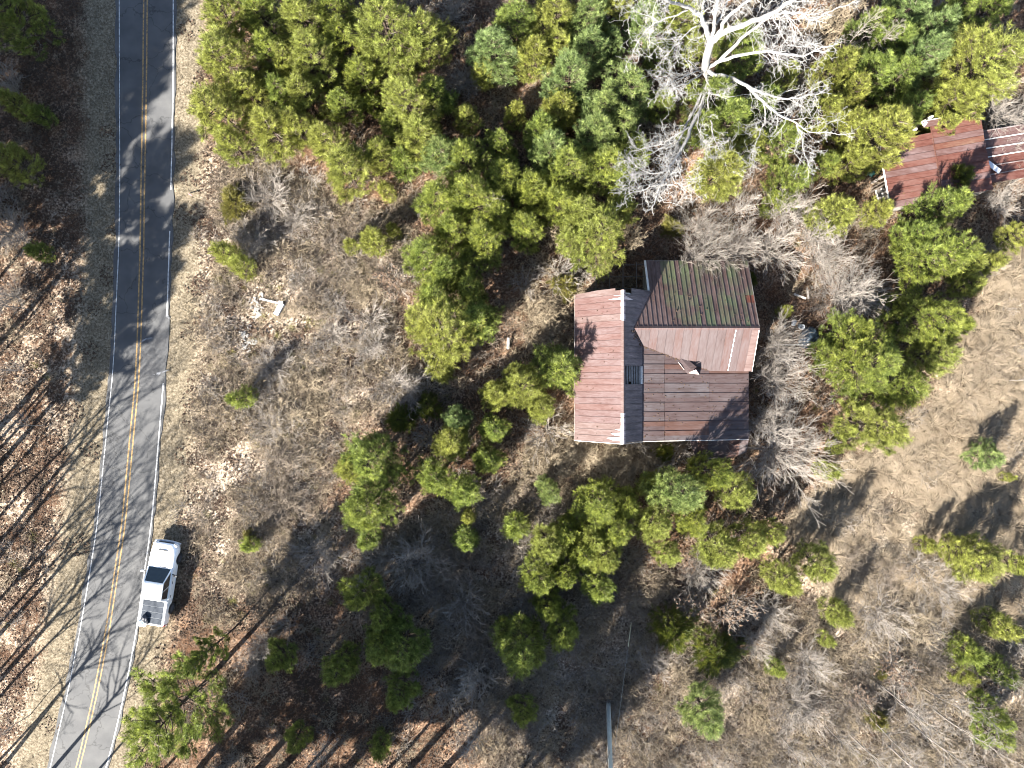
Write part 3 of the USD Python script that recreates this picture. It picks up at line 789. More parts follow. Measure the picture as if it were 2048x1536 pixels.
def shed_sheet(u0, u1, v0, v1, m_, lift, zf=z_s, name='roof_sheet', label=None):
    b_ = trimesh.creation.box([u1 - u0, v1 - v0 - .006, 0.008]); rb = trimesh.creation.box([u1 - u0, 0.035, 0.035]); rb.apply_translation([0, (v1 - v0) / 2 - .025, .015])
    m = cat_mesh([b_, rb]); v = m.vertices + [(u0 + u1) / 2, (v0 + v1) / 2, 0]
    w = np.stack([sp(x, y, z + zf(x, y) + lift) for x, y, z in v])
    return part(shed, name, (w, m.faces), m_, label=label)


nv = 13
vs = np.linspace(0, 5.55, nv + 1)
for i in range(nv):
    if i < nv - 2:
        shed_sheet(0 + R.normal(0, .02), 3.62, vs[i], vs[i + 1], M['tin_shed'][R.choice(3, p=[.55, .25, .2])], R.uniform(0, .01))
    shed_sheet(3.56 - (0.45 if i >= nv - 1 else 0), 7.05 + R.normal(0, .02), vs[i], vs[i + 1], M['tin_shed'][R.choice(3, p=[.6, .25, .15])], 0.015 + R.uniform(0, .01))
part(shed, 'joint_strip', beam(sp(3.6, 0, z_s(3.6, 0) + .045), sp(3.6, 5.0, z_s(3.6, 0) + .045), 0.05, 0.012), M['tin_shed'][2])
part(shed, 'eave_board', beam(sp(-0.03, -0.02, 2.5), sp(-0.03, 4.7, 2.5), 0.04, 0.14), M['white_wood'])
part(shed, 'eave_board', beam(sp(3.1, 5.58, z_s(3.1, 0) - .02), sp(5.0, 5.58, z_s(5.0, 0) - .02), 0.06, 0.1), M['white_wood'])
part(shed, 'top_board', beam(sp(3.1, 5.25, z_s(3.1, 0) + .07), sp(3.35, 5.5, z_s(3.3, 0) + .07), 0.2, 0.03), M['white_wood'])
for i, (u, v, h) in enumerate(((0.15, 0.1, 2.45), (0.15, 2.4, 2.45), (0.15, 4.7, 2.45), (1.5, 5.15, 2.75), (2.2, 5.3, 2.9), (2.75, 5.2, 2.5), (3.7, 5.75, 3.0), (6.9, 0.1, 2.75), (6.9, 5.4, 2.75), (3.6, 0.1, 2.6))):
    part(shed, 'post', beam(sp(u, v, -0.3), sp(u, v, h), 0.13, 0.13), M['white_wood'] if 3 <= i <= 6 else M['grey_wood'])
for v in (0.12, 5.35):
    part(shed, 'wall', beam(sp(0.2 if v < 1 else 3.7, v, 1.2), sp(6.9, v, 1.2), 0.05, 2.5), M['grey_wood'])
part(shed, 'wall', beam(sp(6.85, 0.2, 1.25), sp(6.85, 5.3, 1.25), 0.05, 2.6), M['grey_wood'])
zl = lambda u, v: 2.35 - 0.06 * (u - 7)
for i in range(6):
    v0 = 0.55 + i * 0.62
    shed_sheet(7.15, 10.6, v0, v0 + 0.62, M['tin_pale'] if i in (2, 5) and False else M['tin_shed'][1 if i > 2 else 0], R.uniform(0, .01), zf=zl, name='lean_to_sheet')
    part(shed, 'lean_to_seam', beam(sp(7.2, v0 + .6, zl(7.2, 0) + .05), sp(10.5, v0 + .6 + R.normal(0, .02), zl(10.5, 0) + .05), 0.07, 0.02), M['white_wood'] if i in (2, 3, 4) else M['tin_pale'])
part(shed, 'torn_sheet', beam(sp(7.3, 2.0, 2.47), sp(8.0, 1.2, 2.52), 0.35, 0.01), M['plastic_pale'], label='pale torn sheet at the lean-to')
for (u, v) in ((10.4, 0.7), (10.4, 4.1)):
    part(shed, 'post', beam(sp(u, v, -.3), sp(u, v, 2.1), .1, .1), M['grey_wood'])

boards = thing('weathered_boards', 'stack of weathered grey boards leaning at the left corner of the rusty shed', 'boards')
for i in range(6):
    p, q = at(1752 + i * 3.4, 379 - i * 0.8, 1.5 - i * .02), at(1757 + i * 3.6, 404 - i * 1.5, 0.9)
    part(boards, 'board', beam(p, q, 0.15, 0.03), M['grey_wood'] if i % 3 else M['white_wood'])
part(boards, 'board', beam(at(1742, 384, 1.6), at(1775, 366, 1.9), 0.12, 0.03), M['dark_wood'])
part(boards, 'board', beam(at(1741, 378, 1.7), at(1772, 360, 2.0), 0.08, 0.03), M['dark_wood'])
sc = trimesh.creation.icosphere(2, 0.3); sc.vertices *= [1.1, .6, .35]
sc.vertices += 0.12 * (meshkit.noise(sc.vertices * 6)[:, None] - .5) * np.sign(sc.vertices); sc.apply_translation(at(1743, 348, 0.35))
solo('plastic_sheet', sc, M['teal_plastic'], 'small crumpled teal plastic sheet under pines left of the rusty shed', 'plastic sheet')

# ---------------------------------------------------------------- pickup truck (x right, y forward)
tp = at(315, 1168, 1.15)
truck = thing('pickup_truck', 'white crew cab pickup parked on the verge beside the road', 'pickup truck', (tp[0], tp[1], 0.0), math.radians(-9.0))


def loft(sections, close=True):
    """Skin through rings (lists of equally many points), capped."""
    n_ = len(sections[0]); V = np.array([p for s in sections for p in s], float); F = []
    for k_ in range(len(sections) - 1):
        for i in range(n_):
            j = (i + 1) % n_
            F += [[k_ * n_ + i, k_ * n_ + j, (k_ + 1) * n_ + j], [k_ * n_ + i, (k_ + 1) * n_ + j, (k_ + 1) * n_ + i]]
    for base, flip in ((0, True), ((len(sections) - 1) * n_, False)):
        for i in range(1, n_ - 1):
            F.append([base, base + i + 1, base + i] if flip else [base, base + i, base + i + 1])
    m = trimesh.Trimesh(V, np.array(F), process=True)
    trimesh.repair.fix_normals(m)
    return m


def ring(y, hw, z0, z1, r=0.12, top_in=0.0):
    """Cross-section at y: half-width hw at the belt, rounded upper corners, tucked in by top_in."""
    pts = [(-hw + .04, z0), (hw - .04, z0), (hw, z0 + .15), (hw, z0 + 0.55 * (z1 - z0)), (hw - top_in * .4, z1 - r), (hw - top_in - r * .4, z1 - r * .25), (hw - top_in - r * 1.3, z1),
           (-(hw - top_in - r * 1.3), z1), (-(hw - top_in - r * .4), z1 - r * .25), (-(hw - top_in * .4), z1 - r), (-hw, z0 + 0.55 * (z1 - z0)), (-hw, z0 + .15)]
    return [(x, y, z) for x, z in pts]


def arch_cut(m, ys_):
    import manifold3d as m3
    a_ = m3.Manifold(m3.Mesh(np.asarray(m.vertices, np.float32), np.asarray(m.faces, np.uint32)))
    for yv in ys_:
        for s in (-1, 1):
            c = m3.Manifold.cylinder(0.5, 0.46, 0.46, 28).rotate([0, 90, 0]).translate([s * 0.98 - 0.25, yv, 0.42])
            a_ = a_ - c
    o = a_.to_mesh()
    return trimesh.Trimesh(np.array(o.vert_properties[:, :3]), np.array(o.tri_verts))


FW, RW = 1.83, -1.85
front = loft([ring(1.15, .97, .35, 1.14, .10, .10), ring(1.6, .975, .35, 1.14, .10, .12), ring(2.2, .975, .36, 1.10, .12, .14), ring(2.6, .95, .38, 1.05, .14, .16), ring(2.82, .88, .40, .98, .14, .18), ring(2.94, .74, .43, .88, .12, .15)])
cabl = loft([ring(-1.12, .97, .35, 1.20, .06, .06), ring(1.16, .97, .35, 1.17, .06, .08)])
bed = loft([ring(-2.95, .90, .45, 1.24, .05, .04), ring(-2.85, .95, .42, 1.26, .05, .05), ring(-1.14, .96, .38, 1.26, .05, .06)])
part(truck, 'front_body', arch_cut(front, [FW]), M['car_white'], smooth=35)
part(truck, 'cab_body', cabl, M['car_white'], smooth=35)
part(truck, 'bed', arch_cut(bed, [RW]), M['car_white'], smooth=35)
cab = loft([
    [(-.86, -1.10, 1.16), (.86, -1.10, 1.16), (.86, 1.22, 1.13), (-.86, 1.22, 1.13)],
    [(-.72, -.98, 1.80), (.72, -.98, 1.80), (.71, .30, 1.83), (-.71, .30, 1.83)],
    [(-.64, -.88, 1.87), (.64, -.88, 1.87), (.62, .18, 1.90), (-.62, .18, 1.90)]])
part(truck, 'cab', cab, M['car_white'], smooth=30)


def pane(pts, out, t=0.012):
    P = np.array(pts, float); o = np.array(out, float); o /= np.linalg.norm(o)
    return trimesh.convex.convex_hull(np.vstack([P + o * t, P - o * t]))


def lerp(a_, b_, t):
    return np.array(a_) * (1 - t) + np.array(b_) * t


wl, wr, tl, tr = np.array([-.86, 1.22, 1.13]), np.array([.86, 1.22, 1.13]), np.array([-.71, .30, 1.83]), np.array([.71, .30, 1.83])
q = lambda s, t: lerp(lerp(wl, wr, s), lerp(tl, tr, s), t)
part(truck, 'windscreen', pane([q(.04, .04), q(.96, .04), q(.95, .97), q(.05, .97)], (0, .7, .92)), M['car_glass'])
rl, rr_, sl, sr_ = np.array([-.86, -1.10, 1.16]), np.array([.86, -1.10, 1.16]), np.array([-.72, -.98, 1.80]), np.array([.72, -.98, 1.80])
q2 = lambda s, t: lerp(lerp(rl, rr_, s), lerp(sl, sr_, s), t)
part(truck, 'rear_window', pane([q2(.12, .2), q2(.88, .2), q2(.86, .85), q2(.14, .85)], (0, -.98, .18)), M['car_glass'])
for s in (-1, 1):
    b0, b1, t0, t1 = np.array([.86 * s, -1.10, 1.16]), np.array([.86 * s, 1.22, 1.13]), np.array([.72 * s, -.98, 1.80]), np.array([.71 * s, .30, 1.83])
    f = lambda a_, t: lerp(lerp(b0, b1, a_), lerp(t0, t1, a_), t)
    part(truck, 'side_window', pane([f(.08, .08), f(.455, .08), f(.475, .93), f(.10, .93)], (s, 0, .22)), M['car_glass'])
    part(truck, 'side_window', pane([f(.485, .08), f(.93, .08), f(.955, .93), f(.51, .93)], (s, 0, .22)), M['car_glass'])
    for yv in (0.20, -0.80):
        part(truck, 'door_handle', bx((s * .985, yv, 0.98), (.03, .17, .035)), M['car_black'])
    mp = np.array([s * 1.22, .78, 1.14])
    mir = part(truck, 'mirror', bx(mp, (.24, .10, .24)), M['car_black'] if s > 0 else M['car_white'])
    part(truck, 'mirror_arm', beam((s * .86, .86, 1.10), (s * 1.12, .80, 1.10), .06, .05), M['car_black'])
    hl = bx((s * .74, 2.80, .86), (.24, .22, .16), s * -.45)
    part(truck, 'headlight', hl, M['lamp_glass'])
    part(truck, 'tail_light', bx((s * .90, -2.93, 0.98), (.10, .08, .38)), M['red_lamp'])
    for yv in (FW, RW):
        w = trimesh.creation.cylinder(0.385, 0.27, sections=28); w.apply_transform(trimesh.transformations.rotation_matrix(math.pi / 2, [0, 1, 0])); w.apply_translation((s * .86, yv, .385))
        wh = part(truck, 'wheel', w, M['tyre'])
        rim = trimesh.creation.cylinder(0.24, 0.04, sections=18); rim.apply_transform(trimesh.transformations.rotation_matrix(math.pi / 2, [0, 1, 0])); rim.apply_translation((s * .99, yv, .385))
        sp_ = [bx((s * 1.005, yv, .385), (.03, .06, .44)), bx((s * 1.005, yv, .385), (.03, .44, .06))]
        part(wh, 'rim', cat_mesh([rim] + sp_), M['alloy'])
part(truck, 'hood_vent', bx((0, 2.46, 1.085), (.62, .085, .03)), M['car_black'])
for s in (-1, 1):
    part(truck, 'hood_crease', trimesh.convex.convex_hull(np.array([(s * .42, 1.35, 1.142), (s * .50, 1.35, 1.142), (s * .44, 1.75, 1.135), (s * .46, 1.35, 1.165)])), M['plastic_pale'])
part(truck, 'grille', bx((0, 2.945, .72), (1.05, .05, .24)), M['car_black'])
part(truck, 'bumper', loft([[(x, 2.90 + .10 * (1 - (x / .95) ** 2) + dy, z) for dy, z in ((-.08, .42), (.06, .42), (.08, .52), (.06, .60), (-.08, .60))] for x in np.linspace(-.93, .93, 9)]), M['plastic_pale'])
part(truck, 'rear_bumper', bx((0, -3.03, .56), (1.8, .16, .18)), M['alloy'])
part(truck, 'tailgate', bx((0, -2.965, .98), (1.50, .05, .46)), M['car_white'])
cover = part(truck, 'bed_cover', bx((0, -2.02, 1.268), (1.60, 1.72, .03)), M['tonneau_seam'])
for i in range(4):
    part(cover, 'panel', bx((0, -2.64 + i * .415, 1.288), (1.50, .375, .022)), M['tonneau'])
part(truck, 'antenna', pipe([(-.80, 1.30, 1.12), (-.82, 1.22, 1.5), (-.84, 1.10, 1.85)], .008, 5), M['car_black'])
part(truck, 'wiper', beam((-.1, 1.27, 1.15), (.55, 1.24, 1.16), .03, .02), M['car_black'])
part(truck, 'roof_aerial', trimesh.convex.convex_hull(np.array([(-.5, .12, 1.90), (-.44, .12, 1.90), (-.47, .0, 1.90), (-.47, .0, 1.95)])), M['car_black'])


def crumple(r_, scale_, seed, amp=.35):
    m = trimesh.creation.icosphere(3, 1.0)
    v = m.vertices
    m.vertices = v * (1 + amp * (meshkit.fbm(v * 1.8 + seed, 3, seed)[:, None] - .5) * 2) * r_ * np.array(scale_)
    return m


def truck_world(x, y, z):
    a_ = math.radians(-9)
    return np.array([tp[0] + x * math.cos(a_) - y * math.sin(a_), tp[1] + x * math.sin(a_) + y * math.cos(a_), z])


m = crumple(.30, (.75, .95, .45), 3, .5); m.apply_translation(truck_world(-.42, -2.52, 1.42))
m2_ = crumple(.22, (.45, 1.0, .35), 7, .5); m2_.apply_translation(truck_world(-.22, -2.75, 1.37))
solo('dark_bag', cat_mesh([m, m2_]), M['bag_black'], 'dark crumpled bag on the rear left corner of the pickup bed cover', 'bag', smooth=True)
m = crumple(.34, (1.05, .75, .35), 12, .55); m.apply_translation(truck_world(-.55, -2.88, 1.38))
solo('plastic_bag', m, M['bag_teal'], 'white and teal plastic bag hanging over the pickup tailgate', 'bag', smooth=True)

# ---------------------------------------------------------------- utility pole, guy wire
pole = thing('utility_pole', 'grey wooden utility pole rising out of the frame at the bottom edge', 'utility pole')
pb, pt = at(1217, 1405, -0.4), None
top = np.array([5.75, -23.7, 11.5])
base = np.array([7.15, -23.5, -0.4])
part(pole, 'shaft', pipe([base, base * .5 + top * .5, top], [.17, .15, .12], 12), M['pole_wood'], smooth=True)
arm0 = base + (top - base) * .93
part(pole, 'crossarm', beam(arm0 + [-1.1, 0.2, 0], arm0 + [1.1, -0.2, 0], .10, .12), M['grey_wood'])
for s in (-1.0, -.4, .4, 1.0):
    c = trimesh.creation.cylinder(.05, .16, sections=10); c.apply_translation(arm0 + [s, -0.2 * s / 1.1, .14]); part(pole, 'insulator', c, M['plastic_pale'])
part(pole, 'brace', beam(base + (top - base) * .62 + [0.0, 0.17, 0], base + (top - base) * .80 + [-.25, .5, 0], .05, .05), M['grey_wood'])
guy = thing('guy_wire', 'thin guy wire running from the leafless ground up to the utility pole', 'wire')
ga, gb = at(1263, 1243, 0.0), base + (top - base) * .86
part(guy, 'wire', pipe([ga, ga * .5 + gb * .5 - [0, 0, .02], gb], .011, 5), M['steel_wire'])
part(guy, 'guard', pipe([ga + (gb - ga) * .01, ga + (gb - ga) * .19], .03, 6), M['guard_yellow'], label='pale plastic guard on the lower end of the wire')

# ---------------------------------------------------------------- debris by the road
def chunk(r_, size, p):
    m = trimesh.convex.convex_hull(r_.normal(0, 1, (9, 3)) * np.array([1, 1, .4]))
    m.vertices = m.vertices / np.abs(m.vertices).max() * size
    m.apply_translation(p); return m


R2 = np.random.default_rng(21)
for nm, lab, blobs in (('rubble_heap', 'upper heap of broken white rubble in dry grass right of the road', [(508, 606, 12), (516, 622, 13), (523, 590, 5), (512, 636, 5)]),
                       ('rubble_heap', 'lower ring of broken white rubble in dry grass right of the road', [(490, 672, 9), (497, 692, 12), (510, 682, 6), (487, 665, 5), (500, 655, 3)])):
    h = thing(nm, lab, 'rubble')
    for (cx, cy, rr) in blobs:
        for i in range(int(rr * 2.6)):
            a_, d = R2.uniform(0, 6.28), rr * math.sqrt(R2.uniform())
            p = at(cx + d * math.cos(a_), cy + d * math.sin(a_)); p[2] = ground_z(p[0], p[1]) + .08
            part(h, 'rubble_piece', chunk(R2, R2.uniform(.05, .15), p), M['rubble'])
bxp = at(557, 618, .2); bxp[2] = ground_z(bxp[0], bxp[1]) + .16
wb = thing('white_box', 'white open box lying on its side right of the upper rubble heap', 'box', bxp, math.radians(62))
part(wb, 'box_body', bx((0, 0, 0), (.95, .36, .28)), M['plastic_white'])
part(wb, 'box_flap', bx((.42, .05, .16), (.36, .30, .02), .3), M['plastic_white'])
p, q_ = at(519, 597, .12), at(556, 606, .12)
p[2] = ground_z(p[0], p[1]) + .12; q_[2] = ground_z(q_[0], q_[1]) + .12
solo('white_plank', beam(p, q_, .14, .05), M['plastic_white'], 'white plank lying between the upper rubble heap and the white box', 'plank')
p = at(584, 560, .1); p[2] = ground_z(p[0], p[1]) + .1
solo('white_scrap', cat_mesh([chunk(R2, .22, p), chunk(R2, .15, p + [.15, .3, 0])]), M['rubble'], 'single white scrap above the white box in the thicket', 'debris')
p = at(1016, 690, .3)
solo('white_stump', pipe([p - [0, .25, .3], p + [.03, .2, -.1], p + [.05, .55, .05]], [.13, .12, .09], 8), M['white_bark'], 'short white log on the ground between pines left of the house', 'log')
p = at(383, 392, 0)
solo('marker_stake', beam([p[0] - .2, p[1] + .15, .05], [p[0] + .25, p[1] - .1, .5], .05, .05), M['pink_paint'], 'small pink marker stake on the verge right of the road', 'stake')

# ---------------------------------------------------------------- debris right of the house
def bucket(nm, lab, u, v, rr, hh, mt, tilt_):
    p = at(u, v, .25); p[2] = ground_z(p[0], p[1]) + .02
    t = thing(nm, lab, 'bucket', p, 0, None, 'buckets right of the house', tilt_)
    prof = np.array([(0.001, 0), (rr * .85, 0), (rr, hh), (rr * 1.06, hh), (rr * 1.06, hh - .03), (rr * .97, hh - .02), (rr * .80, .03), (0.001, .03)])
    part(t, 'tub', trimesh.creation.revolve(prof, sections=20), mt, smooth=30)
    part(t, 'bail', pipe([(rr * math.cos(a_), rr * .5 * math.sin(a_) , hh + rr * .6 * math.sin(a_)) for a_ in np.linspace(0, math.pi, 9)], .008, 5), M['steel_wire'])


bucket('bucket', 'bright white bucket nearest the dark tarp right of the house', 1602, 652, .19, .38, M['plastic_white'], (14, 8))
bucket('bucket', 'dull bucket in the middle of the three right of the house', 1588, 650, .17, .36, M['plastic_pale'], (-60, 10))
bucket('bucket', 'dull bucket nearest the house of the three', 1571, 653, .16, .36, M['plastic_pale'], (20, -50))
m = crumple(.75, (.85, 1.05, .42), 4, .45)
m.apply_transform(trimesh.transformations.rotation_matrix(math.radians(-38), [0, 0, 1])); m.apply_translation(at(1617, 675, .35))
solo('dark_tarp', m, M['tarp_blue'], 'crumpled shiny dark blue tarp on the ground right of the house', 'tarp', smooth=True)
solo('white_pole', pipe([at(1541, 690, .35), at(1610, 689, .45), at(1682, 682, .5)], .055, 8), M['white_wood'], 'long white pole lying below the dark tarp right of the house', 'pole')
solo('brown_board', beam(at(1632, 680, .3), at(1681, 671, .35), .32, .05), M['tin_maroon'][2], 'rusty brown board lying above the white pole', 'board')
for lab, a_, b_, mt, z in (('pale plank on red leaves right of the house gable', (1588, 588), (1612, 597), 'white_wood', .35), ('grey plank standing crosswise by the pale plank', (1614, 575), (1617, 598), 'grey_wood', .45), ('dark plank lying in bare shrubs right of the pale plank', (1617, 583), (1650, 587), 'dark_wood', .3)):
    solo('plank', beam(at(*a_, z), at(*b_, z), .14, .05), M[mt], lab, 'plank', 'planks right of the house')

